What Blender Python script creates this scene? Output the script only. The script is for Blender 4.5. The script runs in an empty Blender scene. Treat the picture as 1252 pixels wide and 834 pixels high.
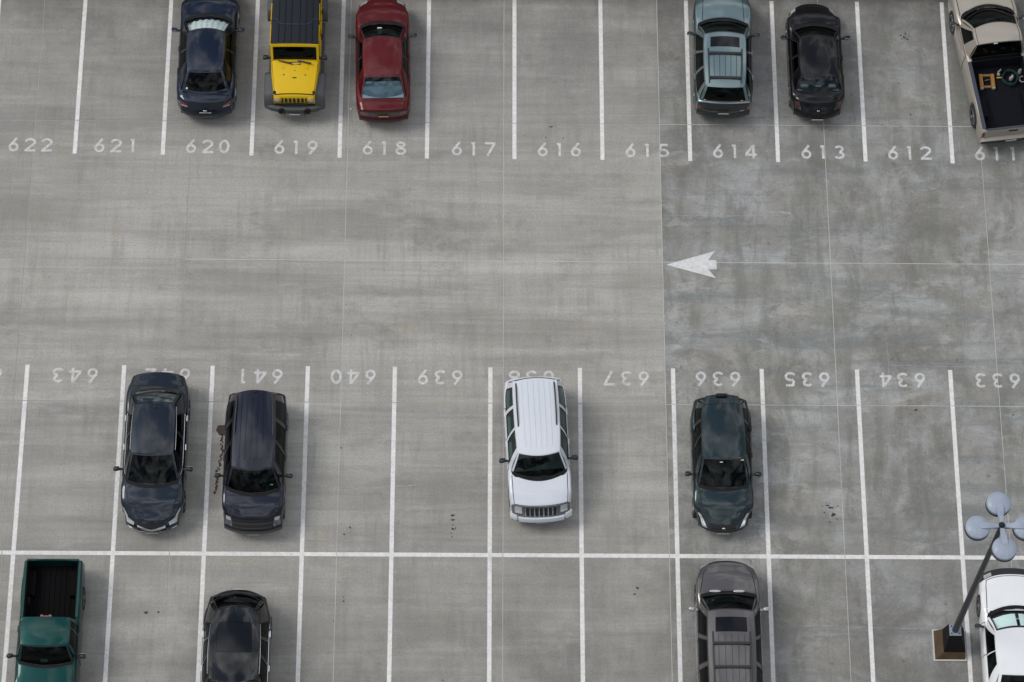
import bpy, bmesh, math, random
import numpy as np
from mathutils import Matrix, Vector
R = math.radians
random.seed(7)
scene = bpy.context.scene
COL = scene.collection

# ------------------------------------------------------------------ camera
cam_d = bpy.data.cameras.new('camera')
cam_d.sensor_fit = 'HORIZONTAL'; cam_d.sensor_width = 36.0
cam_d.lens = 36.0 * 3600.0 / 1252.0
cam_d.clip_start = 1.0; cam_d.clip_end = 3000.0
cam = bpy.data.objects.new('camera', cam_d); COL.objects.link(cam)
r_ = (0.9999163, 0.0006372, 0.0129242); u_ = (-0.0059475, 0.9096652, 0.4152997); b_ = (-0.0114920, -0.4153418, 0.9095928)
cam.matrix_world = Matrix(((r_[0], u_[0], b_[0], 0.0), (r_[1], u_[1], b_[1], -35.6), (r_[2], u_[2], b_[2], 79.884), (0, 0, 0, 1)))
scene.camera = cam

# ------------------------------------------------------------------ world, sun, exposure
SUN_EL, SUN_AZ = 50.0, 282.0          # azimuth clockwise from +Y: the veiled sun stands to the left
w = bpy.data.worlds.new('World'); scene.world = w; w.use_nodes = True
nt = w.node_tree; nt.nodes.clear()
out = nt.nodes.new('ShaderNodeOutputWorld'); bg = nt.nodes.new('ShaderNodeBackground')
sky = nt.nodes.new('ShaderNodeTexSky'); sky.sky_type = 'NISHITA'; sky.sun_disc = False
sky.sun_elevation = R(SUN_EL); sky.sun_rotation = R(SUN_AZ)
tc = nt.nodes.new('ShaderNodeTexCoord')
nz = nt.nodes.new('ShaderNodeTexNoise'); nz.inputs['Scale'].default_value = 5.0; nz.inputs['Detail'].default_value = 7.0
nz.inputs['Roughness'].default_value = 0.62; nz.inputs['Distortion'].default_value = 0.5
rp = nt.nodes.new('ShaderNodeValToRGB')
rp.color_ramp.elements[0].position = 0.43; rp.color_ramp.elements[0].color = (0, 0, 0, 1)
rp.color_ramp.elements[1].position = 0.57; rp.color_ramp.elements[1].color = (1, 1, 1, 1)
nz2 = nt.nodes.new('ShaderNodeTexNoise'); nz2.inputs['Scale'].default_value = 6.0; nz2.inputs['Detail'].default_value = 5.0
cl = nt.nodes.new('ShaderNodeMix'); cl.data_type = 'RGBA'
[q for q in cl.inputs if q.name == 'A' and q.type == 'RGBA'][0].default_value = (7.0, 7.1, 7.3, 1); [q for q in cl.inputs if q.name == 'B' and q.type == 'RGBA'][0].default_value = (18.0, 18.0, 18.2, 1)
mx = nt.nodes.new('ShaderNodeMix'); mx.data_type = 'RGBA'
def ramp0(sock):
    r0 = nt.nodes.new('ShaderNodeMapRange'); r0.inputs['From Min'].default_value = 0.36; r0.inputs['From Max'].default_value = 0.64
    nt.links.new(sock, r0.inputs['Value']); return r0.outputs['Result']
nt.links.new(tc.outputs['Generated'], nz.inputs['Vector']); nt.links.new(tc.outputs['Generated'], nz2.inputs['Vector'])
nt.links.new(nz.outputs['Fac'], rp.inputs['Fac']); nt.links.new(rp.outputs['Color'], mx.inputs['Factor'])
nt.links.new(ramp0(nz2.outputs['Fac']), cl.inputs['Factor'])
nt.links.new(sky.outputs['Color'], [q for q in mx.inputs if q.name == 'A' and q.type == 'RGBA'][0]); nt.links.new([q for q in cl.outputs if q.type == 'RGBA'][0], [q for q in mx.inputs if q.name == 'B' and q.type == 'RGBA'][0])
# overcast falloff: the cloud deck is about three times dimmer at the horizon than overhead
sx = nt.nodes.new('ShaderNodeSeparateXYZ'); nt.links.new(tc.outputs['Generated'], sx.inputs[0])
fo = nt.nodes.new('ShaderNodeMapRange'); fo.inputs['From Min'].default_value = 0.0; fo.inputs['From Max'].default_value = 1.0; fo.inputs['To Min'].default_value = 0.22; fo.inputs['To Max'].default_value = 1.22
nt.links.new(sx.outputs['Z'], fo.inputs['Value'])
ml = nt.nodes.new('ShaderNodeMix'); ml.data_type = 'RGBA'; ml.blend_type = 'MULTIPLY'; ml.inputs['Factor'].default_value = 1.0
nt.links.new([q for q in mx.outputs if q.type == 'RGBA'][0], [q for q in ml.inputs if q.name == 'A' and q.type == 'RGBA'][0]); nt.links.new(fo.outputs['Result'], [q for q in ml.inputs if q.name == 'B' and q.type == 'RGBA'][0])
nt.links.new([q for q in ml.outputs if q.type == 'RGBA'][0], bg.inputs['Color']); bg.inputs['Strength'].default_value = 0.086
nt.links.new(bg.outputs['Background'], out.inputs['Surface'])

sun_d = bpy.data.lights.new('sun', 'SUN'); sun_d.energy = 1.5; sun_d.angle = R(24); sun_d.color = (1.0, 0.97, 0.92)
sun = bpy.data.objects.new('sun', sun_d); COL.objects.link(sun)
sv = Vector((math.sin(R(SUN_AZ)) * math.cos(R(SUN_EL)), math.cos(R(SUN_AZ)) * math.cos(R(SUN_EL)), math.sin(R(SUN_EL))))
sun.rotation_euler = sv.to_track_quat('Z', 'Y').to_euler(); sun.location = (-20, 10, 40)
scene.view_settings.view_transform = 'Standard'; scene.view_settings.look = 'None'
scene.view_settings.exposure = 0.15; scene.view_settings.gamma = 1.0

# ------------------------------------------------------------------ materials
def new_mat(name):
    m = bpy.data.materials.new(name); m.use_nodes = True
    return m, m.node_tree, m.node_tree.nodes['Principled BSDF']
def N(nt, t, **kw):
    n = nt.nodes.new(t)
    for k, v in kw.items():
        if k in n.inputs.keys(): n.inputs[k].default_value = v
        else: setattr(n, k, v)
    return n
def mixrgb(nt, fac, a, b, blend='MIX'):
    n = nt.nodes.new('ShaderNodeMix'); n.data_type = 'RGBA'; n.blend_type = blend
    for sock, v in (('Factor', fac), ('A', a), ('B', b)):
        s = n.inputs[sock] if sock == 'Factor' else [q for q in n.inputs if q.name == sock and q.type == 'RGBA'][0]
        if hasattr(v, 'is_linked'): nt.links.new(v, s)
        elif sock == 'Factor': s.default_value = v
        else: s.default_value = (*v, 1) if len(v) == 3 else v
    return [q for q in n.outputs if q.type == 'RGBA'][0]
def ramp(nt, fac, p0, p1, c0=(0, 0, 0, 1), c1=(1, 1, 1, 1)):
    n = nt.nodes.new('ShaderNodeValToRGB'); e = n.color_ramp.elements
    e[0].position = p0; e[1].position = p1; e[0].color = c0; e[1].color = c1
    nt.links.new(fac, n.inputs['Fac']); return n.outputs['Color']
def noise(nt, vec, scale, detail=4.0, rough=0.55, sx=1, sy=1, off=0, dist=0.0):
    mp = N(nt, 'ShaderNodeMapping'); mp.inputs['Scale'].default_value = (sx, sy, 1); mp.inputs['Location'].default_value = (off, off * 0.7, off * 0.3)
    nt.links.new(vec, mp.inputs['Vector'])
    n = N(nt, 'ShaderNodeTexNoise', Scale=scale, Detail=detail, Roughness=rough, Distortion=dist)
    nt.links.new(mp.outputs['Vector'], n.inputs['Vector']); return n.outputs['Fac']
def math_n(nt, op, a, b):
    n = N(nt, 'ShaderNodeMath', operation=op)
    for i, v in enumerate((a, b)):
        if hasattr(v, 'is_linked'): nt.links.new(v, n.inputs[i])
        else: n.inputs[i].default_value = v
    return n.outputs[0]

_cache = {}
def plain(name, color, rough=0.5, metal=0.0, coat=0.0, spec=0.5, vary=0.12, vscale=6.0, bump=0.0):
    if name in _cache: return _cache[name]
    m, nt, p = new_mat(name)
    tco = N(nt, 'ShaderNodeTexCoord')
    f = noise(nt, tco.outputs['Object'], vscale, 5, 0.6)
    lo = tuple(c * (1 - vary) for c in color); hi = tuple(min(1, c * (1 + vary)) for c in color)
    nt.links.new(mixrgb(nt, f, lo, hi), p.inputs['Base Color'])
    p.inputs['Roughness'].default_value = rough; p.inputs['Metallic'].default_value = metal
    p.inputs['Coat Weight'].default_value = coat; p.inputs['Coat Roughness'].default_value = 0.06
    p.inputs['Specular IOR Level'].default_value = spec
    if bump:
        g = noise(nt, tco.outputs['Object'], 90, 3, 0.6)
        b = N(nt, 'ShaderNodeBump', Strength=bump, Distance=0.004); nt.links.new(g, b.inputs['Height']); nt.links.new(b.outputs['Normal'], p.inputs['Normal'])
    _cache[name] = m; return m
def paint(name, color, rough=0.28, coat=1.0, metal=0.0, dust=0.05):
    dust *= .4
    """car paint: clear coat over a flake base, a thin film of road dust in patches"""
    m, nt, p = new_mat(name)
    tco = N(nt, 'ShaderNodeTexCoord')
    f1 = noise(nt, tco.outputs['Object'], 1.6, 6, 0.65, off=random.random() * 9)
    f2 = noise(nt, tco.outputs['Object'], 14, 4, 0.7)
    d = math_n(nt, 'MULTIPLY', ramp(nt, f1, 0.35, 0.75), dust)
    d = math_n(nt, 'MULTIPLY', d, f2)
    base = mixrgb(nt, d, color, (0.30, 0.29, 0.27))
    nt.links.new(base, p.inputs['Base Color'])
    p.inputs['Metallic'].default_value = metal
    p.inputs['Roughness'].default_value = rough
    p.inputs['Coat Weight'].default_value = coat; p.inputs['Coat Roughness'].default_value = 0.06; p.inputs['Specular IOR Level'].default_value = 0.12
    # faint orange peel so that cloud reflections break up a little
    b = N(nt, 'ShaderNodeBump', Strength=0.05, Distance=0.01); nt.links.new(noise(nt, tco.outputs['Object'], 5, 3, 0.5), b.inputs['Height'])
    nt.links.new(b.outputs['Normal'], p.inputs['Coat Normal'])
    return m
def glass(name, tint, gloss=0.5):
    """a single tinted pane: see-through with a mirror film by angle"""
    m, nt, p = new_mat(name); nt.nodes.remove(p)
    o = nt.nodes['Material Output']
    tr = N(nt, 'ShaderNodeBsdfTransparent'); tr.inputs['Color'].default_value = (*tint, 1)
    gl = N(nt, 'ShaderNodeBsdfGlossy'); gl.inputs['Color'].default_value = (0.92, 1.0, 0.99, 1); gl.inputs['Roughness'].default_value = 0.03
    fr = N(nt, 'ShaderNodeFresnel', IOR=1.42)
    tco = N(nt, 'ShaderNodeTexCoord')
    f = math_n(nt, 'MULTIPLY', fr.outputs[0], gloss)
    b = N(nt, 'ShaderNodeBump', Strength=0.06, Distance=0.01); nt.links.new(noise(nt, tco.outputs['Object'], 3, 2, 0.5), b.inputs['Height'])
    nt.links.new(b.outputs['Normal'], gl.inputs['Normal'])
    mxs = N(nt, 'ShaderNodeMixShader'); nt.links.new(f, mxs.inputs[0]); nt.links.new(tr.outputs[0], mxs.inputs[1]); nt.links.new(gl.outputs[0], mxs.inputs[2])
    nt.links.new(mxs.outputs[0], o.inputs['Surface'])
    return m
GLASS = glass('tinted_glass', (0.15, 0.20, 0.185))
SGLASS = glass('side_glass', (.07, .09, .085), .4)
CLEAR = glass('clear_glass', (.93, .97, .96))
DGLASS = glass('privacy_glass', (0.06, 0.07, 0.075))
RUBBER = plain('black_rubber', (0.016, 0.016, 0.017), 0.7)
TYRE = plain('tyre_rubber', (0.018, 0.018, 0.018), 0.85, bump=0.3)
TRIM = plain('black_trim', (0.017, 0.018, 0.019), 0.55)
GREYTRIM = plain('grey_plastic', (0.055, 0.057, 0.06), 0.6, bump=0.2)
CHROME = plain('chrome', (0.62, 0.63, 0.65), 0.16, 1.0, vary=0.04)
ALLOY = plain('alloy', (0.36, 0.37, 0.38), 0.35, 0.9, vary=0.05)
LAMPC = plain('clear_lamp', (0.40, 0.41, 0.42), 0.2, 0.1, 0.5, vary=0.5, vscale=22)
LAMPR = plain('red_lamp', (0.20, 0.012, 0.012), 0.2, 0, 1.0, vary=0.3, vscale=20)
LAMPA = plain('amber_lamp', (0.55, 0.20, 0.05), 0.2, 0, 1.0, vary=0.3, vscale=20)
CABIN = plain('cabin_cloth', (0.022, 0.023, 0.025), 0.9)
CABINL = plain('grey_cabin_cloth', (0.16, 0.22, 0.25), 0.9)
PLATE = plain('plate_metal', (0.34, 0.34, 0.31), 0.4, vary=0.55, vscale=38)
UNDER = plain('underbody', (0.01, 0.01, 0.01), 0.9)
PAPER = plain('pale_paper', (0.62, 0.72, 0.70), 0.8)

def concrete(name, old):
    m, nt, p = new_mat(name)
    g = N(nt, 'ShaderNodeNewGeometry'); P = g.outputs['Position']
    sepx = N(nt, 'ShaderNodeSeparateXYZ'); nt.links.new(P, sepx.inputs[0])
    def lay(base, f, amt, col): return mixrgb(nt, math_n(nt, 'MULTIPLY', f, amt), base, col)
    if not old:
        base = mixrgb(nt, ramp(nt, noise(nt, P, 0.30, 6, 0.65), .3, .7), (0.285, 0.281, 0.262), (0.385, 0.380, 0.355))
        # long bands along the lane, short broom strokes across it
        base = lay(base, ramp(nt, noise(nt, P, 1.0, 5, 0.6, 0.10, 1.0, 3, .3), 0.46, 0.62), .52, (0.215, 0.212, 0.198))
        base = lay(base, ramp(nt, noise(nt, P, 1.0, 4, 0.6, 0.08, 0.75, 57), 0.52, 0.66), .5, (0.47, 0.468, 0.44))
        st = ramp(nt, noise(nt, P, 1.0, 4, 0.62, 4.2, 0.45, 11, 0.5), 0.46, 0.66)
        st = math_n(nt, 'MULTIPLY', st, ramp(nt, noise(nt, P, 0.5, 4, 0.6, off=21), 0.40, 0.58))
        base = lay(base, st, .40, (0.19, 0.188, 0.176))
        base = lay(base, ramp(nt, noise(nt, P, 1.0, 5, 0.65, 0.10, 3.6, 19, 1.2), 0.48, 0.66), .26, (0.205, 0.202, 0.188))
        base = lay(base, ramp(nt, noise(nt, P, 1.0, 5, 0.65, 0.09, 2.4, 29, 1.0), 0.52, 0.68), .30, (0.45, 0.445, 0.42))
        st2 = ramp(nt, noise(nt, P, 1.0, 3, 0.6, 9.0, 0.5, 15, 0.3), 0.50, 0.68)
        base = lay(base, st2, .18, (0.22, 0.219, 0.205))
        dk = math_n(nt, 'MULTIPLY', ramp(nt, noise(nt, P, 0.7, 8, 0.74, .8, 1.2, off=31), 0.52, 0.66), ramp(nt, noise(nt, P, 0.25, 3, 0.5, off=77), 0.42, 0.60))
        base = lay(base, dk, .55, (0.165, 0.167, 0.158))
        base = lay(base, ramp(nt, noise(nt, P, 1.2, 7, 0.72, 0.35, 1.2, off=43), 0.56, 0.70), .40, (0.45, 0.45, 0.435))
        base = lay(base, ramp(nt, noise(nt, P, 0.9, 5, 0.65, off=67), 0.62, 0.74), .40, (0.34, 0.29, 0.20))
        base = lay(base, ramp(nt, noise(nt, P, 7.0, 3, 0.6, off=9), 0.68, 0.76), .40, (0.13, 0.13, 0.125))
    else:
        base = mixrgb(nt, ramp(nt, noise(nt, P, 0.26, 7, 0.66, off=5), .32, .68), (0.205, 0.203, 0.190), (0.315, 0.313, 0.297))
        base = lay(base, ramp(nt, noise(nt, P, 0.55, 9, 0.70, 0.8, 1.35, 13, 0.5), 0.465, 0.61), .60, (0.375, 0.395, 0.405))
        base = lay(base, ramp(nt, noise(nt, P, 0.45, 9, 0.68, 1.25, 0.9, 27, 0.5), 0.49, 0.60), .62, (0.140, 0.135, 0.122))
        base = lay(base, ramp(nt, noise(nt, P, 0.9, 6, 0.66, 1.7, 0.30, 37, 0.4), 0.49, 0.63), .60, (0.145, 0.154, 0.130))
        base = lay(base, ramp(nt, noise(nt, P, 1.0, 7, 0.7, 0.14, 1.5, 47, 0.3), 0.51, 0.64), .60, (0.145, 0.166, 0.168))
        base = lay(base, ramp(nt, noise(nt, P, 1.1, 8, 0.74, 0.6, 1.2, 87, 0.3), 0.56, 0.64), .35, (0.46, 0.46, 0.44))
        base = lay(base, ramp(nt, noise(nt, P, 5.0, 4, 0.6, off=3), 0.64, 0.72), .6, (0.10, 0.10, 0.092))
    if old:
        base = lay(base, ramp(nt, noise(nt, P, 2.6, 8, 0.78, 1.0, 1.3, 107, 0.4), 0.50, 0.66), .18, (0.40, 0.42, 0.43))
        base = lay(base, ramp(nt, noise(nt, P, 3.1, 7, 0.76, 1.2, .8, 137, 0.4), 0.54, 0.66), .24, (0.135, 0.13, 0.115))
    vo = N(nt, 'ShaderNodeTexVoronoi', feature='DISTANCE_TO_EDGE', Scale=0.42); wv_ = N(nt, 'ShaderNodeMapping'); nt.links.new(P, wv_.inputs['Vector']); wv_.inputs['Scale'].default_value = (.55, 1.5, 1)
    ad = N(nt, 'ShaderNodeVectorMath', operation='ADD'); nt.links.new(wv_.outputs['Vector'], ad.inputs[0])
    nc = N(nt, 'ShaderNodeTexNoise', Scale=1.3, Detail=5.0); nt.links.new(P, nc.inputs['Vector']); nt.links.new(nc.outputs['Color'], ad.inputs[1]); nt.links.new(ad.outputs[0], vo.inputs['Vector'])
    ck = math_n(nt, 'MULTIPLY', math_n(nt, 'LESS_THAN', vo.outputs['Distance'], 0.006), ramp(nt, noise(nt, P, 0.5, 3, 0.5, off=151), .50, .60))
    base = lay(base, ck, .35 if old else .10, (0.13, 0.13, 0.125))
    # tyre grime gathers in the far stalls
    mr = N(nt, 'ShaderNodeMapRange'); mr.inputs['From Min'].default_value = 6.0; mr.inputs['From Max'].default_value = 12.0; nt.links.new(sepx.outputs['Y'], mr.inputs['Value'])
    gm = math_n(nt, 'MULTIPLY', mr.outputs['Result'], ramp(nt, noise(nt, P, 0.6, 6, 0.7, off=97), .25, .65))
    base = lay(base, gm, .80 if old else .58, (0.125, 0.123, 0.118))
    mr2 = N(nt, 'ShaderNodeMapRange'); mr2.inputs['From Min'].default_value = -2.5; mr2.inputs['From Max'].default_value = -9.0; nt.links.new(sepx.outputs['Y'], mr2.inputs['Value'])
    gm2 = math_n(nt, 'MULTIPLY', mr2.outputs['Result'], ramp(nt, noise(nt, P, 0.5, 7, 0.7, off=117), .3, .65))
    base = lay(base, gm2, .60, (0.140, 0.137, 0.128))
    # grain
    gr = noise(nt, P, 16, 5, 0.75)
    base = mixrgb(nt, 1.0, base, ramp(nt, gr, 0.2, 0.8, (0.74, 0.74, 0.74, 1), (1.22, 1.22, 1.22, 1)), 'MULTIPLY')
    base = mixrgb(nt, 1.0, base, (1.012, 0.993, 0.975), 'MULTIPLY')
    oi = N(nt, 'ShaderNodeObjectInfo')
    base = mixrgb(nt, 1.0, base, ramp(nt, oi.outputs['Random'], 0, 1, (0.95, 0.95, 0.955, 1), (1.04, 1.04, 1.03, 1)), 'MULTIPLY')
    nt.links.new(base, p.inputs['Base Color'])
    nt.links.new(ramp(nt, gr, 0.2, 0.8, (0.72,) * 3 + (1,), (0.92,) * 3 + (1,)), p.inputs['Roughness'])
    p.inputs['Specular IOR Level'].default_value = 0.3
    b = N(nt, 'ShaderNodeBump', Strength=0.25, Distance=0.006); nt.links.new(gr, b.inputs['Height']); nt.links.new(b.outputs['Normal'], p.inputs['Normal'])
    return m
CONC = concrete('pale_concrete', False); CONC_OLD = concrete('mottled_concrete', True)
SEAL = plain('joint_sealant', (0.46, 0.455, 0.42), 0.8, vary=0.35, vscale=0.8); SEAL2 = plain('old_joint_sealant', (0.33, 0.33, 0.31), 0.8, vary=0.30, vscale=0.6)
def worn_paint(name, wear, col=(0.70, 0.71, 0.71)):
    m, nt, p = new_mat(name)
    g = N(nt, 'ShaderNodeNewGeometry'); P = g.outputs['Position']
    o = nt.nodes['Material Output']
    f = ramp(nt, noise(nt, P, 9, 7, 0.75, off=2), 0.40 - wear * .3, 0.75 - wear * .3)
    f = math_n(nt, 'MULTIPLY', f, wear)
    c = mixrgb(nt, noise(nt, P, 2.2, 5, 0.6), tuple(k * .88 for k in col), tuple(k * 1.1 for k in col))
    c = mixrgb(nt, ramp(nt, noise(nt, P, 1.4, 6, 0.7, off=8), 0.58, 0.85), c, (0.52, 0.52, 0.51))
    nt.links.new(c, p.inputs['Base Color']); p.inputs['Roughness'].default_value = 0.75
    tr = N(nt, 'ShaderNodeBsdfTransparent'); mxs = N(nt, 'ShaderNodeMixShader')
    nt.links.new(f, mxs.inputs[0]); nt.links.new(p.outputs[0], mxs.inputs[1]); nt.links.new(tr.outputs[0], mxs.inputs[2]); nt.links.new(mxs.outputs[0], o.inputs['Surface'])
    return m
LINE = worn_paint('line_paint', 0.32, (0.775, 0.765, 0.745)); NUMB = worn_paint('number_paint', 0.48, (0.71, 0.708, 0.69)); ARROW = worn_paint('arrow_paint', 0.30, (0.70, 0.70, 0.69))
def stain_mat(name, col, cover, scale=9, p0=.35, p1=.6):
    m, nt, p = new_mat(name); o = nt.nodes['Material Output']
    g = N(nt, 'ShaderNodeNewGeometry')
    f = math_n(nt, 'MULTIPLY', ramp(nt, noise(nt, g.outputs['Position'], scale, 6, 0.7), p0, p1), cover)
    p.inputs['Base Color'].default_value = (*col, 1); p.inputs['Roughness'].default_value = 0.6
    tr = N(nt, 'ShaderNodeBsdfTransparent'); mxs = N(nt, 'ShaderNodeMixShader')
    nt.links.new(f, mxs.inputs[0]); nt.links.new(tr.outputs[0], mxs.inputs[1]); nt.links.new(p.outputs[0], mxs.inputs[2]); nt.links.new(mxs.outputs[0], o.inputs['Surface'])
    return m
OIL = stain_mat('dried_oil', (0.045, 0.024, 0.016), 0.95, 9, .15, .35)
OILD = stain_mat('oil_drips', (0.03, 0.03, 0.028), 0.9, 12, .3, .45)
SCUFF = stain_mat('tyre_scuff', (0.12, 0.12, 0.11), 0.28, 5, .35, .7)

# ------------------------------------------------------------------ object helpers
def link(name, me, parent=None, mat=None):
    o = bpy.data.objects.new(name, me); COL.objects.link(o)
    if parent is not None: o.parent = parent
    if mat is not None and len(me.materials) == 0: me.materials.append(mat)
    return o
def obj(name, V, F, mat, parent=None, angle=40, weld=False):
    me = bpy.data.meshes.new(name); me.from_pydata([tuple(map(float, v)) for v in V], [], [tuple(int(i) for i in f) for f in F])
    if weld:
        bm = bmesh.new(); bm.from_mesh(me); bmesh.ops.remove_doubles(bm, verts=bm.verts, dist=2e-4); bm.to_mesh(me); bm.free()
    me.validate(); me.update()
    if angle is not None and len(me.polygons):
        me.polygons.foreach_set('use_smooth', [True] * len(me.polygons)); me.set_sharp_from_angle(angle=R(angle))
    return link(name, me, parent, mat)
def thing(name, label, cat, loc=(0, 0, 0), rz=0.0, group=None):
    o = bpy.data.objects.new(name, None); COL.objects.link(o); o.empty_display_size = 0.3
    o.location = loc; o.rotation_euler = (0, 0, rz); o['label'] = label; o['category'] = cat
    if group: o['group'] = group
    return o
def tag(o, label, cat, group=None):
    o['label'] = label; o['category'] = cat
    if group: o['group'] = group
    return o
class MB:
    def __init__(s): s.V = []; s.F = []
    def add(s, V, F):
        n = len(s.V); s.V += [tuple(v) for v in V]; s.F += [tuple(i + n for i in f) for f in F]; return s
    def box(s, x0, x1, y0, y1, z0, z1):
        return s.add([(x0, y0, z0), (x1, y0, z0), (x1, y1, z0), (x0, y1, z0), (x0, y0, z1), (x1, y0, z1), (x1, y1, z1), (x0, y1, z1)],
                     [(0, 3, 2, 1), (4, 5, 6, 7), (0, 1, 5, 4), (1, 2, 6, 5), (2, 3, 7, 6), (3, 0, 4, 7)])
    def frustum(s, c, a, b, z0, z1):
        V = [(c[0] + i * a, c[1] + j * a, z0) for i, j in ((-1, -1), (1, -1), (1, 1), (-1, 1))] + [(c[0] + i * b, c[1] + j * b, z1) for i, j in ((-1, -1), (1, -1), (1, 1), (-1, 1))]
        return s.add(V, [(0, 3, 2, 1), (4, 5, 6, 7), (0, 1, 5, 4), (1, 2, 6, 5), (2, 3, 7, 6), (3, 0, 4, 7)])
    def tube(s, pts, r, n=8, cap=True):
        pts = [Vector(p) for p in pts]; rings = []
        for i, p in enumerate(pts):
            d = (pts[min(i + 1, len(pts) - 1)] - pts[max(i - 1, 0)]).normalized()
            a = d.cross(Vector((0, 0, 1)));
            if a.length < 1e-3: a = d.cross(Vector((1, 0, 0)))
            a.normalize(); b = a.cross(d)
            rr = r[i] if isinstance(r, (list, tuple)) else r
            rings.append([p + (a * math.cos(t) + b * math.sin(t)) * rr for t in [2 * math.pi * k / n for k in range(n)]])
        V = [v for q in rings for v in q]; F = []
        for i in range(len(pts) - 1):
            for k in range(n): F.append((i * n + k, i * n + (k + 1) % n, (i + 1) * n + (k + 1) % n, (i + 1) * n + k))
        if cap: F.append(tuple(range(n - 1, -1, -1))); F.append(tuple((len(pts) - 1) * n + k for k in range(n)))
        return s.add(V, F)
    def lathe(s, prof, n=24, axis='z', c=(0, 0, 0), cap=True):
        V = []; F = []
        for (r, h) in prof:
            for k in range(n):
                t = 2 * math.pi * k / n; a, b = r * math.cos(t), r * math.sin(t)
                V.append((c[0] + a, c[1] + b, c[2] + h) if axis == 'z' else (c[0] + h, c[1] + a, c[2] + b))
        for i in range(len(prof) - 1):
            for k in range(n): F.append((i * n + k, i * n + (k + 1) % n, (i + 1) * n + (k + 1) % n, (i + 1) * n + k))
        if cap: F.append(tuple(range(n - 1, -1, -1))); F.append(tuple((len(prof) - 1) * n + k for k in range(n)))
        return s.add(V, F)
    def blob(s, c, r, p=2.6, nu=14, nv=8, ry=0.0):
        """super-ellipsoid, optionally turned about z"""
        V = []; F = []; e = 2.0 / p
        f = lambda t: math.copysign(abs(t) ** e, t)
        for j in range(nv + 1):
            v = -math.pi / 2 + math.pi * j / nv
            for i in range(nu):
                u = 2 * math.pi * i / nu
                x, y, z = r[0] * f(math.cos(v)) * f(math.cos(u)), r[1] * f(math.cos(v)) * f(math.sin(u)), r[2] * f(math.sin(v))
                x, y = x * math.cos(ry) - y * math.sin(ry), x * math.sin(ry) + y * math.cos(ry)
                V.append((c[0] + x, c[1] + y, c[2] + z))
        for j in range(nv):
            for i in range(nu): F.append((j * nu + i, j * nu + (i + 1) % nu, (j + 1) * nu + (i + 1) % nu, (j + 1) * nu + i))
        return s.add(V, F)
    def build(s, name, mat, parent=None, angle=40): return obj(name, s.V, s.F, mat, parent, angle)

# ------------------------------------------------------------------ the deck
JX = [-28.15, -23.33, -18.50, -13.68, -8.86, -4.05, 0.75, 5.56, 10.64, 15.45, 20.27, 25.1, 29.9]
JY = [-20.0, -15.3, -10.62, -5.905, -1.15, 3.53, 8.265, 12.96]
gnd = obj('parking_deck', [(-1500, -1500, -.03), (1500, -1500, -.03), (1500, 1500, -.03), (-1500, 1500, -.03)], [(0, 1, 2, 3)], CONC_OLD)
gnd['kind'] = 'structure'; gnd['label'] = 'pale grey concrete parking deck cast in large jointed slabs'
G = 0.011
for i in range(len(JX) - 1):
    for j in range(len(JY) - 1):
        o = MB().box(JX[i] + G, JX[i + 1] - G, JY[j] + G, JY[j + 1] - G, -.024, 0).build('concrete_slab', CONC_OLD if JX[i] > 5 else CONC, gnd, None)
for k, x in enumerate(JX):
    MB().box(x - G + .001, x + G - .001, JY[0], JY[-1], -.028, -.0035 if k == 7 else -.006).build('joint_sealant', SEAL if x > 0 or k == 5 else SEAL2, gnd, None)
for q, y in enumerate(JY):
    for i in range(len(JX) - 1):
        MB().box(JX[i] + G, JX[i + 1] - G, y - G + .001, y + G - .001, -.028, -.0025 if q == 5 and i > 3 else -.006).build('joint_sealant', SEAL if q == 5 and i > 3 or JX[i] > 5 else SEAL2, gnd, None)

# painted lines: laid between the joints, so the joints stay open
ZP = 0.004; LW = 0.062
def vline(x, y0, y1):
    ys = [y0] + [j for j in JY if y0 + .05 < j < y1 - .05] + [y1]
    m = MB()
    for a, b in zip(ys[:-1], ys[1:]):
        a2 = a + (G if a in JY else 0); b2 = b - (G if b in JY else 0)
        m.box(x - LW, x + LW, a2, b2, .0005, ZP)
    m.build('parking_line', LINE, gnd, None)
TOPX = [-15.10, -12.401, -9.707, -6.99, -4.287, -1.607, 1.08, 3.785, 6.481, 9.182, 11.877, 14.554, 17.25, 19.95]
BOTX = [-18.9, -16.15, -13.353, -10.492, -7.869, -5.049, -2.466, 0.37, 3.026, 5.793, 8.432, 11.27, 14.047, 16.85, 19.6]
TOPE = [7.10, 7.106, 7.087, 7.079, 7.023, 7.015, 7.015, 7.007, 6.99, 6.974, 7.011, 6.966, 6.98, 6.98]
for x, y in zip(TOPX, TOPE): vline(x, y, 12.71)
for x in BOTX:
    vline(x, -5.858, 0.012); vline(x, -11.75, -5.982)
m = MB()
xs = [-20.5] + [j for j in JX if -20.4 < j < 20.9] + [21]
for a, b in zip(xs[:-1], xs[1:]): m.box(a + (G if a in JX else 0), b - (G if b in JX else 0), -5.982, -5.858, .0005, ZP)
m.build('parking_line', LINE, gnd, None)['label'] = 'long white line running across between the two lower rows of stalls'

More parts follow.
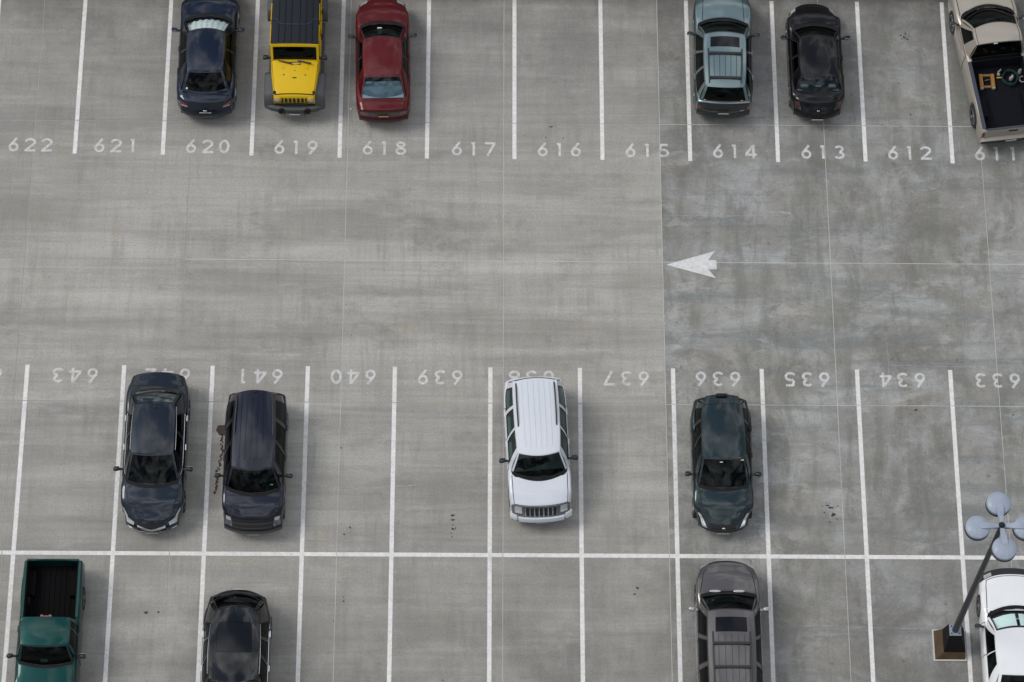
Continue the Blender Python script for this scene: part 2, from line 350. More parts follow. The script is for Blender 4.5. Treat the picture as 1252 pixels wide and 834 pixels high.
# stall numbers in painted strokes
def arc(cx, cy, rx, ry, a0, a1, n=14): return [(cx + rx * math.cos(R(a0 + (a1 - a0) * i / n)), cy + ry * math.sin(R(a0 + (a1 - a0) * i / n))) for i in range(n + 1)]
H_, SW = 0.47, 0.076
a = SW / 2; t = H_ / 2
DIG = {
 '0': [arc(0, 0, .165 - a, t - a, 90, 450, 22)],
 '1': [[(.012, -t), (.012, t)], [(-.07, t - .045), (-.015, t - .035)]],
 '2': [arc(-.005, t - .145, .14, .145 - a, 170, -28, 12) + [(-.13, -t + a)], [(-.165, -t + a), (.17, -t + a)]],
 '3': [arc(-.01, t - .125, .115, .125 - a, 150, -75, 12), arc(-.01, -t + .135, .135, .135 - a, 85, -150, 12)],
 '4': [[(.075, -t), (.075, t)], [(.06, t - .03), (-.15, -.10)], [(-.175, -.115), (.175, -.115)]],
 '5': [[(.13, t - a), (-.075, t - a)], [(-.075, t - .01), (-.105, .035)], arc(-.01, -t + .15, .14, .15 - a, 125, -150, 14)],
 '6': [arc(0, -t + .155, .155 - a, .155 - a, 0, 360, 20), [(.085, t), (-.105, -t + .21)]],
 '7': [[(-.16, t - a), (.17, t - a)], [(.135, t - .05), (-.075, -t)]],
 '8': [arc(0, t - .115, .105, .115 - a, 90, 450, 18), arc(0, -t + .135, .13, .135 - a, 90, 450, 18)],
}
DIG['9'] = [[(-x, -y) for x, y in q] for q in DIG['6']]
def stroke(m, pts, wd, z, X, Y, sg):
    P = [Vector((p[0], p[1])) for p in pts]; n = len(P); L = []
    closed = (P[0] - P[-1]).length < 1e-6
    for i in range(n):
        if closed and i in (0, n - 1): d = P[1] - P[-2]
        else: d = P[min(i + 1, n - 1)] - P[max(i - 1, 0)]
        d.normalize(); nn = Vector((-d.y, d.x)) * wd / 2
        L.append((P[i] + nn, P[i] - nn))
    V = []; F = []
    for l, r in L:
        V += [(X + sg * l.x, Y + sg * l.y, z), (X + sg * r.x, Y + sg * r.y, z)]
    for i in range(n - 1): F.append((2 * i, 2 * i + 1, 2 * i + 3, 2 * i + 2))
    m.add(V, F)
def number(txt, X, Y, sg):
    m = MB()
    for k, ch in enumerate(txt):
        for q, st in enumerate(DIG[ch]): stroke(m, st, SW, ZP + .0004 * q, X + sg * (k - 1) * .508, Y, sg)
    o = m.build('stall_number', NUMB, gnd, None); o['label'] = 'white painted stall number ' + txt
for k, X in enumerate([-13.78, -11.15, -8.34, -5.63, -2.92, -0.18, 2.46, 5.16, 7.85, 10.57, 13.24, 15.92]): number(str(622 - k), X, 7.40 - k * .008, 1)
for k, X in enumerate([-14.75, -11.92, -9.19, -6.45, -3.69, -1.12, 1.59, 4.41, 7.13, 9.78, 12.62, 15.45]): number(str(644 - k), X, -0.32, -1)
# arrow
A = [(5.67, 3.44), (7.16, 3.00), (6.93, 3.30), (7.19, 3.30), (7.19, 3.60), (6.93, 3.60), (7.16, 3.915)]
V = [(x, y, ZP) for x, y in A] + [(x, y, .0005) for x, y in A]; n = len(A)
F = [(0, 1, 2), (0, 2, 5), (2, 3, 4, 5), (0, 5, 6)] + [(i, n + i, n + (i + 1) % n, (i + 1) % n) for i in range(n)]
obj('direction_arrow', V, F, ARROW, gnd, None)['label'] = 'white painted arrow pointing left along the driving lane'

# stains lying on the deck
def blot(m, X, Y, rx, ry, z=.006, n=22, j=.22):
    V = [(X, Y, z)]; ph = [random.uniform(0, 6.28) for _ in range(3)]
    for k in range(n):
        t_ = 2 * math.pi * k / n; q = 1 + j * (math.sin(2 * t_ + ph[0]) * .4 + math.sin(3 * t_ + ph[1]) * .3 + math.sin(7 * t_ + ph[2]) * .3)
        V.append((X + rx * q * math.cos(t_), Y + ry * q * math.sin(t_), z))
    m.add(V, [(0, 1 + k, 1 + (k + 1) % n) for k in range(n)])
m = MB(); blot(m, -7.47, -2.06, .20, .18)
path = [(-7.47, -2.22), (-7.50, -2.5), (-7.46, -2.75), (-7.53, -3.0), (-7.54, -3.2), (-7.62, -3.45), (-7.60, -3.7), (-7.63, -4.0)]
for (ax, ay), (bx_, by_) in zip(path[:-1], path[1:]):
    for q in range(5):
        f = q / 5; blot(m, ax + (bx_ - ax) * f + random.uniform(-.035, .035), ay + (by_ - ay) * f, random.uniform(.02, .045), random.uniform(.03, .05), .006 + .0002 * q, 8)
blot(m, -7.64, -4.03, .045, .05, .0072, 10)
m.build('oil_stain', OIL, gnd, None)['label'] = 'dark brown oil stain with a long dribble beside the dark purple wagon'
for lab, spots in (('small cluster of black oil drips in empty stall 639', [(-0.71, -4.70, .07, .05), (-.70, -4.84, .10, .03), (-.70, -5.0, .04, .02), (-.70, -5.12, .07, .04), (-.74, -5.25, .04, .02), (-.72, -5.36, .03, .03), (-.62, -5.1, .02, .05)]),
                   ('scattered black oil drips in empty stall 635', [(10.2, -4.33, .06, .04), (10.3, -4.40, .10, .05), (10.36, -4.62, .10, .07), (10.1, -4.55, .04, .03), (10.5, -4.35, .05, .02), (10.25, -4.85, .06, .02), (10.46, -4.75, .03, .03), (10.05, -4.35, .03, .02)]),
                   ('dark oil splash in the empty stall 612', [(13.30, 11.42, .06, .05), (13.20, 11.50, .05, .03), (13.40, 11.36, .05, .04), (13.34, 11.56, .03, .06), (13.22, 11.36, .03, .03), (13.46, 11.46, .04, .02)]),
                   ('faint dark spots on the driving lane at left', [(-9.55, 2.55, .14, .12), (-9.62, 2.15, .12, .05), (-6.55, .95, .10, .06), (-10.2, -5.5, .02, .02), (-12.9, 2.9, .05, .04)])):
    m = MB()
    for k, q in enumerate(spots): blot(m, q[0], q[1], q[2] * .72, q[3] * .72, .006 + .0002 * k, 14, .6)
    m.build('oil_drips', SCUFF if 'faint' in lab else OILD, gnd, None)['label'] = lab
def swipe(pts, wd):
    m = MB(); stroke(m, pts, wd, .005, 0, 0, 1); m.build('tyre_mark', SCUFF, gnd, None)
def grime_shade_mat():
    m, nt, p = new_mat('grime_and_shade'); o = nt.nodes['Material Output']
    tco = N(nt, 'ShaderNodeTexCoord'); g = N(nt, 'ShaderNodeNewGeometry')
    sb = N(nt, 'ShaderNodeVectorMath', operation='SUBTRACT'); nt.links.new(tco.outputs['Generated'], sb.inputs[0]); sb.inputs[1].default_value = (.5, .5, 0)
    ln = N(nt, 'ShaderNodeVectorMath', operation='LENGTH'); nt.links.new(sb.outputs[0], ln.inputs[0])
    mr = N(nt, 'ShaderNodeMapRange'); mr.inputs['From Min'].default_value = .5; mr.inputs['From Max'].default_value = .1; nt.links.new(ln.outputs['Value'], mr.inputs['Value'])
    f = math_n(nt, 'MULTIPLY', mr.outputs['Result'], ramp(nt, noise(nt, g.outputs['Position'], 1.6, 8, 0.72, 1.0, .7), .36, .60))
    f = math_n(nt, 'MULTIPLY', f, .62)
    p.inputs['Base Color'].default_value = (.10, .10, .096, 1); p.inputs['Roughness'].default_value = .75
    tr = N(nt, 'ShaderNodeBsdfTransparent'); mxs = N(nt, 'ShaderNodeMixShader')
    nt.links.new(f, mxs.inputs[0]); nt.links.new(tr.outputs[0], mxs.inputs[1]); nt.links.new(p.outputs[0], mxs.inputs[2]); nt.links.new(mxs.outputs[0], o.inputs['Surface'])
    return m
GRIME_SHADE = grime_shade_mat()  # dirt on the deck, plus painted shade round parked cars
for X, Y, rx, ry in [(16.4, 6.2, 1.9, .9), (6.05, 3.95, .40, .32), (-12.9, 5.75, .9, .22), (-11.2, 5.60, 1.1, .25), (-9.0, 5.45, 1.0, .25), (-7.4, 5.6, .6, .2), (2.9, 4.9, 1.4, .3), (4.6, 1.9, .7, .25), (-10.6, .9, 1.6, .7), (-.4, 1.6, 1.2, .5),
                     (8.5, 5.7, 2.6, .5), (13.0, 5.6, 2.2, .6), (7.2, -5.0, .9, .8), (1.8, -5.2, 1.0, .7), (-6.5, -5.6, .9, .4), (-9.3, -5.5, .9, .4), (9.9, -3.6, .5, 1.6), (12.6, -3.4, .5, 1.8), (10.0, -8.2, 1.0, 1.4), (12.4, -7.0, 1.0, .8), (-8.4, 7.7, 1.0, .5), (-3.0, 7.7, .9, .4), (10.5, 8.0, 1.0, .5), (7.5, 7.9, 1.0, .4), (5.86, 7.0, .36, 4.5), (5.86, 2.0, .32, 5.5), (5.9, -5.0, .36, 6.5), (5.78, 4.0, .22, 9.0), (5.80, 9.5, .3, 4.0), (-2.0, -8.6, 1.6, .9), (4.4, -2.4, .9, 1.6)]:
    me_ = obj('grime_shade_patch', [(X - rx, Y - ry, .0032), (X + rx, Y - ry, .0032), (X + rx, Y + ry, .0032), (X - rx, Y + ry, .0032)], [(0, 1, 2, 3)], GRIME_SHADE, gnd, None)  # dirt patches; those at car ends also deepen the shade there
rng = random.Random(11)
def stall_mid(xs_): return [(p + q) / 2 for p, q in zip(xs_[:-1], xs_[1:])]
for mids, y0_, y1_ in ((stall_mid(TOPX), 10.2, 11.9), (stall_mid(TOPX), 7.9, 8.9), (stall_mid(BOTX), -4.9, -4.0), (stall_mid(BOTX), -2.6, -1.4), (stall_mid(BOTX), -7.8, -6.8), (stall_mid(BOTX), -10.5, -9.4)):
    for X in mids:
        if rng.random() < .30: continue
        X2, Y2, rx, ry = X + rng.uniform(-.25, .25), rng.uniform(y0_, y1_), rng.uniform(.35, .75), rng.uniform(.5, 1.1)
        z_ = .0026; obj('grime_shade_patch', [(X2 - rx, Y2 - ry, z_), (X2 + rx, Y2 - ry, z_), (X2 + rx, Y2 + ry, z_), (X2 - rx, Y2 + ry, z_)], [(0, 1, 2, 3)], GRIME_SHADE, gnd, None)  # stall dirt; under parked cars it also darkens their halo of shade
        if rng.random() < .55:
            m = MB()
            for k in range(rng.randint(1, 4)): blot(m, X2 + rng.gauss(0, .16), Y2 + rng.gauss(0, .22), rng.uniform(.015, .05), rng.uniform(.015, .04), .0058 + .0001 * k, 9, .5)
            m.build('oil_drips', OILD, gnd, None)
PALE = stain_mat('pale_scrape', (.55, .55, .53), .6, 7, .35, .65)
for pts_, wd in (([(5.7, 5.12), (7.6, 5.10), (9.2, 5.16)], .02), ([(8.7, 5.22), (9.1, 5.25), (9.5, 5.2)], .07), ([(12.2, 1.1), (12.22, .2), (12.2, -.6)], .018), ([(12.2, .15), (14.4, .12), (16.6, .2)], .018), ([(9.3, -8.0), (12.8, -8.1)], .018), ([(-1.7, 6.75), (-1.1, 6.70)], .06), ([(5.8, -7.35), (8.9, -7.3)], .015), ([(-4.9, -4.0), (-1.6, -3.75)], .03)):
    m = MB(); stroke(m, pts_, wd, .0036, 0, 0, 1); m.build('pale_scrape', PALE, gnd, None)
# small litter
tag(MB().blob((-3.98, 8.72, .02), (.028, .035, .02)).build('crushed_cup', plain('white_card', (.7, .7, .68), .6)), 'tiny white scrap of litter left of the red sedan', 'litter')

# low wall past the far end of the stalls (only its foot darkens the picture's top edge)
wl = thing('parapet_wall', 'low grey concrete wall closing the far ends of the top stalls', 'wall', (0, 0, 0))
for i in range(len(JX) - 1): MB().box(JX[i] + .01, JX[i + 1] - .01, 13.0, 13.2, -.02, 1.05).build('wall_panel', CONC, wl, None)
MB().box(JX[0], JX[-1], 12.97, 13.23, 1.053, 1.15).build('coping', CONC, wl, None)

# ------------------------------------------------------------------ vehicles
def pchip(x, y):
    x = np.asarray(x, float); y = np.asarray(y, float); h = np.diff(x); d = np.diff(y) / h; m = np.zeros(len(x))
    m[0], m[-1] = d[0], d[-1]
    for i in range(1, len(x) - 1):
        if d[i - 1] * d[i] > 0:
            w1, w2 = 2 * h[i] + h[i - 1], h[i] + 2 * h[i - 1]; m[i] = (w1 + w2) / (w1 / d[i - 1] + w2 / d[i])
    def f(q):
        q = np.clip(np.asarray(q, float), x[0], x[-1]); i = np.clip(np.searchsorted(x, q, side='right') - 1, 0, len(x) - 2)
        t = (q - x[i]) / h[i]; t2 = t * t; t3 = t2 * t
        return (2 * t3 - 3 * t2 + 1) * y[i] + (t3 - 2 * t2 + t) * h[i] * m[i] + (-2 * t3 + 3 * t2) * y[i + 1] + (t3 - t2) * h[i] * m[i + 1]
    return f
TT = [0, .2, .4, .5, .58, .68, .8, .92, 1]
FXS = pchip(TT, [0, .36, .70, .85, .935, .985, 1.0, .985, .95]); FXB = pchip(TT, [0, .38, .745, .90, .965, .992, 1.0, .99, .965])
ZFS = pchip(TT, [0, 0, .006, .03, .09, .22, .45, .8, 1])

class Car:
    """Body shell = surface S(s,t): s runs tail to nose over stations, t from the centre line over the shoulder to the sill.
    Cabin = four ruled sides and a roof.  Every visible panel, pane and lamp is its own patch of those surfaces."""
    def __init__(c, sp):
        c.sp = sp; c.root = thing(sp['name'], sp['label'], sp['cat'], (sp['X'], sp['Y'], 0), R(sp['rz']))
        c.paint = sp['paint']; W2 = sp['W'] / 2
        st = sp['st']   # rows: y, width fraction, top z, bow
        a = np.array(st, float); ch = np.concatenate([[0], np.cumsum(np.hypot(np.diff(a[:, 0]), np.diff(a[:, 2])) + 1e-4)])
        c.smax = ch[-1]; c.st = a; c.chord = ch
        c.py, c.pw, c.pz, c.pb = pchip(ch, a[:, 0]), pchip(ch, a[:, 1] * W2), pchip(ch, a[:, 2]), pchip(ch, a[:, 3])
        c.FX = FXB if sp.get('boxy') else FXS
        c.crown = sp.get('crown', .035); c.sill = sp.get('sill', .22); c.wr = sp.get('wr', .33); c.axles = sp['axles']
        q = np.linspace(0, c.smax, 4000); c.q = q; c.qy = c.py(q); c.qz = c.pz(q)
    def zlow(c, y):
        z = np.full_like(y, c.sill); e = np.minimum(y - c.st[:, 0].min(), c.st[:, 0].max() - y); z = z + .17 * np.clip(1 - (e - .04) / .28, 0, 1); Ra = c.wr + .055
        for ya in c.axles:
            d2 = Ra * Ra - (y - ya) ** 2; z = np.maximum(z, np.where(d2 > 0, c.wr + np.sqrt(np.maximum(d2, 0)), 0))
        return z
    def sy(c, y):      # station at y (measured on the top of the body)
        return c.q[int(np.argmin(np.abs(c.qy - y)))]
    def sz(c, z, front=True):   # station where the nose (or tail) face passes height z
        n = len(c.q); idx = range(n - 1, -1, -1) if front else range(n)
        for i in idx:
            if c.qz[i] >= z: return c.q[i]
        return c.q[n // 2]
    def S(c, s, t):
        s, t = np.broadcast_arrays(np.asarray(s, float), np.asarray(t, float))
        y, w_, zt, bow = c.py(s), c.pw(s), c.pz(s), c.pb(s); sg = np.sign(t); ta = np.abs(t)
        fx = c.FX(ta); zf = ZFS(ta); zl = c.zlow(y); hh = np.maximum(zt - zl, .03)
        dz = 1 - np.minimum(fx / .86, 1) ** 2
        return np.stack([sg * w_ * fx, y + bow * fx ** 2.6, zt + c.crown * dz - zf * hh], -1)
    def patch(c, name, f, c00, c01, c11, c10, mat, parent=None, off=.004, n=6, m=6, depth=.012, up=None, angle=40, build=True):
        A = np.linspace(0, 1, n + 1)[:, None]; B = np.linspace(0, 1, m + 1)[None, :]
        U = (1 - A) * ((1 - B) * c00[0] + B * c01[0]) + A * ((1 - B) * c10[0] + B * c11[0])
        T = (1 - A) * ((1 - B) * c00[1] + B * c01[1]) + A * ((1 - B) * c10[1] + B * c11[1])
        P = f(U, T); da = np.gradient(P, axis=0); db = np.gradient(P, axis=1)
        nn = np.cross(db, da); nn /= np.maximum(np.linalg.norm(nn, axis=-1, keepdims=True), 1e-9)
        ctr = np.array([0, P[..., 1].mean() * .75, .55]); flip = ((P - ctr) * nn).sum() < 0
        if flip: nn = -nn
        top = P + nn * off; bot = P + nn * (off - depth)
        V = list(top.reshape(-1, 3)); F = []; k = m + 1
        for i in range(n):
            for j in range(m):
                q = (i * k + j, i * k + j + 1, (i + 1) * k + j + 1, (i + 1) * k + j); F.append(q[::-1] if flip else q)
        border = [(0, j) for j in range(m)] + [(i, m) for i in range(n)] + [(n, j) for j in range(m, 0, -1)] + [(i, 0) for i in range(n, 0, -1)]
        b0 = len(V); V += [bot[i, j] for i, j in border]; nb = len(border)
        for q in range(nb):
            i0 = border[q][0] * k + border[q][1]; q2 = (q + 1) % nb; i1 = border[q2][0] * k + border[q2][1]
            fc = (i0, b0 + q, b0 + q2, i1); F.append(fc if not flip else fc[::-1])
        if not build: return V, F
        return obj(name, V, F, mat, parent or c.root, angle)
    def both(c, name, f, c00, c01, c11, c10, mat, parent=None, **kw):
        out = []
        for sg in (1, -1):
            k = lambda p: (p[0], p[1] * sg)
            out.append(c.patch(name, f, k(c00), k(c01), k(c11), k(c10), mat, parent, **kw))
        return out
    def rect(c, name, f, a0, a1, b0, b1, mat, parent=None, **kw): return c.patch(name, f, (a0, b0), (a0, b1), (a1, b1), (a1, b0), mat, parent, **kw)
    def body(c, holes, sbr, tbr):
        """main shell; holes = (s0,s1,t0,t1) rectangles that other parts fill"""
        def brk(lo, hi, ex, step):
            e = sorted(set([lo, hi] + [x for x in ex if lo < x < hi])); r = [e[0]]
            for a_, b_ in zip(e[:-1], e[1:]):
                k = max(1, int(math.ceil((b_ - a_) / step))); r += [a_ + (b_ - a_) * i / k for i in range(1, k + 1)]
            return r
        ss = brk(0, c.smax, sbr + [h for q in holes for h in q[:2]], .075)
        tt = brk(-1, 1, [x for q in holes for x in q[2:]] + list(tbr) + [-x for x in tbr] + [0], .06)
        P = c.S(np.array(ss)[:, None], np.array(tt)[None, :]); V = list(P.reshape(-1, 3)); F = []; k = len(tt)
        for i in range(len(ss) - 1):
            for j in range(k - 1):
                sm, tm = (ss[i] + ss[i + 1]) / 2, (tt[j] + tt[j + 1]) / 2
                if any(q[0] < sm < q[1] and q[2] < tm < q[3] for q in holes): continue
                F.append((i * k + j, i * k + j + 1, (i + 1) * k + j + 1, (i + 1) * k + j))
        o = obj('body', V, F, c.paint, c.root, 38)
        return o
    # ---- cabin
    def cabin(c):
        sp = c.sp; g = sp['cab']; kx = g.get('kx', .87 if not sp.get('boxy') else .91)
        wsb, wbow, rF, fb, rR, rb, rgb, rbow = g['wsb'], g['wbow'], g['rF'], g.get('fb', .10), g['rR'], g.get('rb', .06), g['rgb'], g.get('rbow', .12)
        tF, tR, zF, zR, arch, cr = g['tF'], g['tR'], g['zF'], g['zR'], g.get('arch', .04), g.get('crown', .045)
        yf, yr = wsb - wbow, rgb + rbow
        bw = lambda y: kx * c.pw(np.array([c.sy(v) for v in np.atleast_1d(y).ravel()])).reshape(np.shape(y))
        bz = lambda y: c.pz(np.array([c.sy(v) for v in np.atleast_1d(y).ravel()])).reshape(np.shape(y)) - .055
        aF, aR = float(bw(yf)), float(bw(yr)); zbF, zbR = float(bz(yf)), float(bz(yr)); bul = g.get('bulge', .03)
        def front(u, v):
            u, v = np.broadcast_arrays(np.asarray(u, float), np.asarray(v, float))
            b = np.stack([u * aF, yf + wbow * (1 - u * u), zbF + .05 * (1 - u * u)], -1)
            t_ = np.stack([u * tF, rF - fb * u * u, zF + cr * (1 - u ** 4 * .35 - u * u * .65)], -1)
            P = b + (t_ - b) * v[..., None]; k = bul * np.sin(np.pi * v); P[..., 1] += k * .8; P[..., 2] += k; return P
        def rear(u, v):
            u, v = np.broadcast_arrays(np.asarray(u, float), np.asarray(v, float))
            b = np.stack([u * aR, yr - rbow * (1 - u * u), zbR + .05 * (1 - u * u)], -1)
            t_ = np.stack([u * tR, rR + rb * u * u, zR + cr * (1 - u ** 4 * .35 - u * u * .65)], -1)
            P = b + (t_ - b) * v[..., None]; k = bul * np.sin(np.pi * v); P[..., 1] -= k * .8; P[..., 2] += k; return P
        def edge(u): return (1 - u) * tF + u * tR + g.get('tb', .025) * 4 * u * (1 - u), (1 - u) * (rF - fb) + u * (rR + rb), (1 - u) * zF + u * zR + arch * 4 * u * (1 - u)
        def side(u, v):     # right-hand side, v<0 = left-hand mirror
            u, v = np.broadcast_arrays(np.asarray(u, float), np.asarray(v, float)); va = np.abs(v); sg = np.where(v < 0, -1, 1)
            y = yf + (yr - yf) * u; b = np.stack([bw(y), y, bz(y)], -1); kk = np.clip(np.minimum(u / .14, (1 - u) / .14), 0, 1); kk = kk * kk * (3 - 2 * kk); b[..., 0] *= 1 + g.get('flare', .07) * kk; b[..., 2] -= .045 * kk
            x, yy, z = edge(u); P = b + (np.stack([x, yy, z], -1) - b) * va[..., None]; P[..., 0] += .03 * np.sin(np.pi * va); P[..., 0] *= sg; return P
        def roof(v, u):
            v, u = np.broadcast_arrays(np.asarray(v, float), np.asarray(u, float)); x, _, z = edge(v)
            yF = rF - fb * u * u; yR = rR + rb * u * u
            return np.stack([u * x, (1 - v) * yF + v * yR, z + cr * (1 - u ** 4 * .35 - u * u * .65)], -1)
        c.front, c.rear, c.side, c.roof = front, rear, side, roof; c.g = g
        # frame with openings
        ws = g.get('wsr', (.015, .955, .935)); rg = g.get('rgr', (.12, .93, .88)); wins = g['wins']
        V, F = [], []
        def grid(f, us, vs, hole, flip):
            P = f(np.array(us)[:, None], np.array(vs)[None, :]); n0 = len(V); k = len(vs); V.extend(P.reshape(-1, 3))
            for i in range(len(us) - 1):
                for j in range(k - 1):
                    um, vm = (us[i] + us[i + 1]) / 2, (vs[j] + vs[j + 1]) / 2
                    if hole(um, vm): continue
                    q = (n0 + i * k + j, n0 + i * k + j + 1, n0 + (i + 1) * k + j + 1, n0 + (i + 1) * k + j); F.append(q[::-1] if flip else q)
        lin = lambda a_, b_, n: [a_ + (b_ - a_) * i / n for i in range(n + 1)]
        U = sorted(set([round(x, 6) for x in lin(-1, 1, 16)] + [-ws[2], ws[2], -rg[2], rg[2]])); Vv = lambda r: sorted(set(lin(0, 1, 8) + [r[0], r[1]]))
        grid(front, U, Vv(ws), lambda u, v: abs(u) < ws[2] and ws[0] < v < ws[1], True)
        grid(rear, U, Vv(rg), lambda u, v: g.get('rglass', True) and abs(u) < rg[2] and rg[0] < v < rg[1], False)
        SU = sorted(set(lin(0, 1, 22) + [x for q in wins for x in q[:2]])); wv = g.get('wv', (.12, .93)); SV = sorted(set(lin(0, 1, 8) + list(wv)))
        sh = lambda u, v: wv[0] < abs(v) < wv[1] and any(q[0] < u < q[1] for q in wins)
        grid(side, SU, SV, sh, True); grid(side, SU, [-v for v in SV], sh, False)
        c.frame = obj('cabin_frame', V, F, g.get('fmat', c.paint), c.root, 38, weld=True)
        V, F = [], []; RU = U; sunr = g.get('sun')
        RV = lin(0, 1, 24)
        if sunr: RV = sorted(set(RV + [sunr[0], sunr[1]])); RU = sorted(set(U + [-sunr[2], sunr[2]]))
        grid(roof, RV, RU, lambda v, u: bool(sunr) and sunr[0] < v < sunr[1] and abs(u) < sunr[2], True)
        c.roofo = obj('roof', V, F, g.get('rmat', c.paint), c.root, 50)
        # panes
        def pane(name, f, c4, mat, n=10, m=10, sd=None, k_=1.0):
            o = c.patch(name, f, *c4, mat, None, off=-.008, n=n, m=m, depth=.006)
            # rubber seal all round: four strips
            VV, FF = [], []
            (a0, b0), (_, b1), (a1, _), _ = c4; ea = .03 * k_ * (1 if a1 > a0 else -1) * (.35 if sd else .6); eb = .03 * k_ * (1 if b1 > b0 else -1) * (1.0)
            for (p0, p1, q0, q1) in ((a0, a0 + ea, b0, b1), (a1 - ea, a1, b0, b1), (a0 + ea, a1 - ea, b0, b0 + eb), (a0 + ea, a1 - ea, b1 - eb, b1)):
                v_, f_ = c.patch('', f, (p0, q0), (p0, q1), (p1, q1), (p1, q0), RUBBER, None, off=.003, n=8, m=8, depth=.012, build=False)
                nb = len(VV); VV += v_; FF += [tuple(i + nb for i in fc) for fc in f_]
            obj('window_seal', VV, FF, RUBBER, o, 40); return o
        G_ = g.get('glass', SGLASS)
        c.ws = pane('windshield', front, ((-ws[2], ws[0]), (-ws[2], ws[1]), (ws[2], ws[1]), (ws[2], ws[0])), g.get('wsmat', GLASS), k_=g.get('wseal', 1.0))
        if g.get('rglass', True): c.rg = pane('rear_window', rear, ((-rg[2], rg[0]), (-rg[2], rg[1]), (rg[2], rg[1]), (rg[2], rg[0])), g.get('rgmat', G_))
        for q in wins:
            for sg in (1, -1):
                mt = q[2] if len(q) > 2 else G_
                pane('side_window', side, ((q[0], sg * wv[0]), (q[0], sg * wv[1]), (q[1], sg * wv[1]), (q[1], sg * wv[0])), mt, sd=1)
        if sunr: c.patch('sunroof', roof, (sunr[0] + .004, -sunr[2] + .01), (sunr[0] + .004, sunr[2] - .01), (sunr[1] - .004, sunr[2] - .01), (sunr[1] - .004, -sunr[2] + .01), plain('dark_sunroof_glass', (.006, .007, .008), .1, spec=.35), None, off=.003, n=6, m=6)
        if g.get('ribs'):
            xs_, v0, v1 = g['ribs'][:3]
            for x in xs_:
                c.rect('roof_rib', roof, v0, v1, x - g.get('ribw', .024), x + g.get('ribw', .024), g.get('ribmat', g.get('rmat', c.paint)), c.roofo, off=g.get('ribh', .030), n=10, m=2, depth=g.get('ribh', .030) + .004)
        # rails, bars
        if g.get('rails'):
            ur, v0, v1 = g['rails']
            for sg in (1, -1):
                vs = np.linspace(v0, v1, 9); P = roof(vs, np.full(9, sg * ur)); P[1:-1, 2] += .045; P[0, 2] += .0; P[-1, 2] += .0
                MB().tube([tuple(p) for p in P], .021, 8).build('roof_rail', g.get('railmat', TRIM), c.root)
            for v in g.get('bars', []):
                p = roof(np.array([v]), np.array([ur]))[0]
                MB().box(-p[0], p[0], p[1] - .035, p[1] + .035, p[2] + .035, p[2] + .075).build('roof_crossbar', g.get('railmat', TRIM), c.root, 30)
        if g.get('gutter'):
            for sg in (1, -1): c.rect('roof_moulding', roof, .01, .99, sg * (.93), sg * .905, RUBBER, c.roofo, off=.003, n=16, m=1, depth=.006)
        # cowl, wipers
        def bodyz(x, y): 
            sh_ = np.shape(y); q = np.array([c.sy(v) for v in np.ravel(y)]).reshape(sh_); fx = np.abs(x) / c.pw(q)
            return c.pz(q) + c.crown * (1 - np.minimum(fx / .86, 1) ** 2)
        c.baseY = lambda x: yf + wbow * (1 - np.minimum(np.abs(x) / aF, 1) ** 2)
        def cowlf(a_, u):
            a_, u = np.broadcast_arrays(np.asarray(a_, float), np.asarray(u, float)); x = u * aF * .99
            y = c.baseY(x) - .05 + a_ * g.get('cw', .11); return np.stack([x, y, bodyz(x, y) + .004], -1)
        if g.get('cowl', True): c.patch('cowl_panel', cowlf, (0, -1), (0, 1), (1, .96), (1, -.96), plain('cowl_black', (.006, .006, .007), .7, spec=.25), None, off=.004, n=3, m=16)
        for x0, x1 in g.get('wipers', ((-.05, .55), (-.62, -.05))):
            P = [front(np.array([x]), np.array([v]))[0] for x, v in ((x0, .03), (x0 + (x1 - x0) * .3, .055), (x1, .10))]
            MB().tube([(p[0], p[1] + .012, p[2] + .018) for p in P], [.012, .010, .007], 6).build('wiper', RUBBER, c.root)
        # inside
        y0, y1 = yr + .05, yf - .02; wi = min(aF, aR) - .09
        it = MB().box(-wi, wi, y0 - .1, y1 + .1, .36, .44).build('cabin_floor', CABIN, c.root, None)
        zd = zbF - .01
        MB().blob((0, y1 - .12, zd - .13), (wi, .34, .16), 4).build('dashboard', CABIN, c.root)
        MB().lathe([(.165, -.012), (.185, 0), (.165, .012)], 20, 'z', (0, 0, 0), cap=False).build('steering_wheel', TRIM, c.root)
        sw = COL.objects[-1]; sw.location = (-.36, y1 - .62, zd - .02); sw.rotation_euler = (R(62), 0, 0)
        sm = g.get('seat', CABIN)
        rows_ = g.get('rows', [(y1 - 1.05, 2), (y1 - 1.95, 3)])
        for yy, kk in rows_:
            for x in ((-.36, .36) if kk == 2 else (0,)):
                wd = .25 if kk == 2 else .62
                b = MB().blob((x, yy + .22, .52), (wd, .28, .10), 4).blob((x, yy - .06, .80), (wd, .11, min(.36, zd - .62)), 4, ry=0).build('seat', sm, c.root)
                for hx in ((x,) if kk == 2 else (-.42, 0, .42)):
                    MB().blob((hx, yy - .08, min(zd + .20, zF - .16)), (.13, .055, .085), 3.2).build('headrest', sm, b)
        if g.get('shelf', True): MB().box(-wi, wi, yr - .02, yr + .42, zbR + .03, zbR + .10).build('parcel_shelf', sm, c.root, None)
        else: MB().box(-wi, wi, yr - .02, yr + .75, zbR - .22, zbR - .19).build('load_cover', CABIN, c.root, None)
        MB().blob((0, float(front(np.array([0.]), np.array([.84]))[0][1]) - .07, float(front(np.array([0.]), np.array([.84]))[0][2]) - .07), (.12, .02, .04), 4).build('rear_view_mirror', TRIM, c.root)
        # door mirrors
        my = yf + (yr - yf) * g.get('mu', .12) ; mx_ = float(bw(my)) / kx * .985
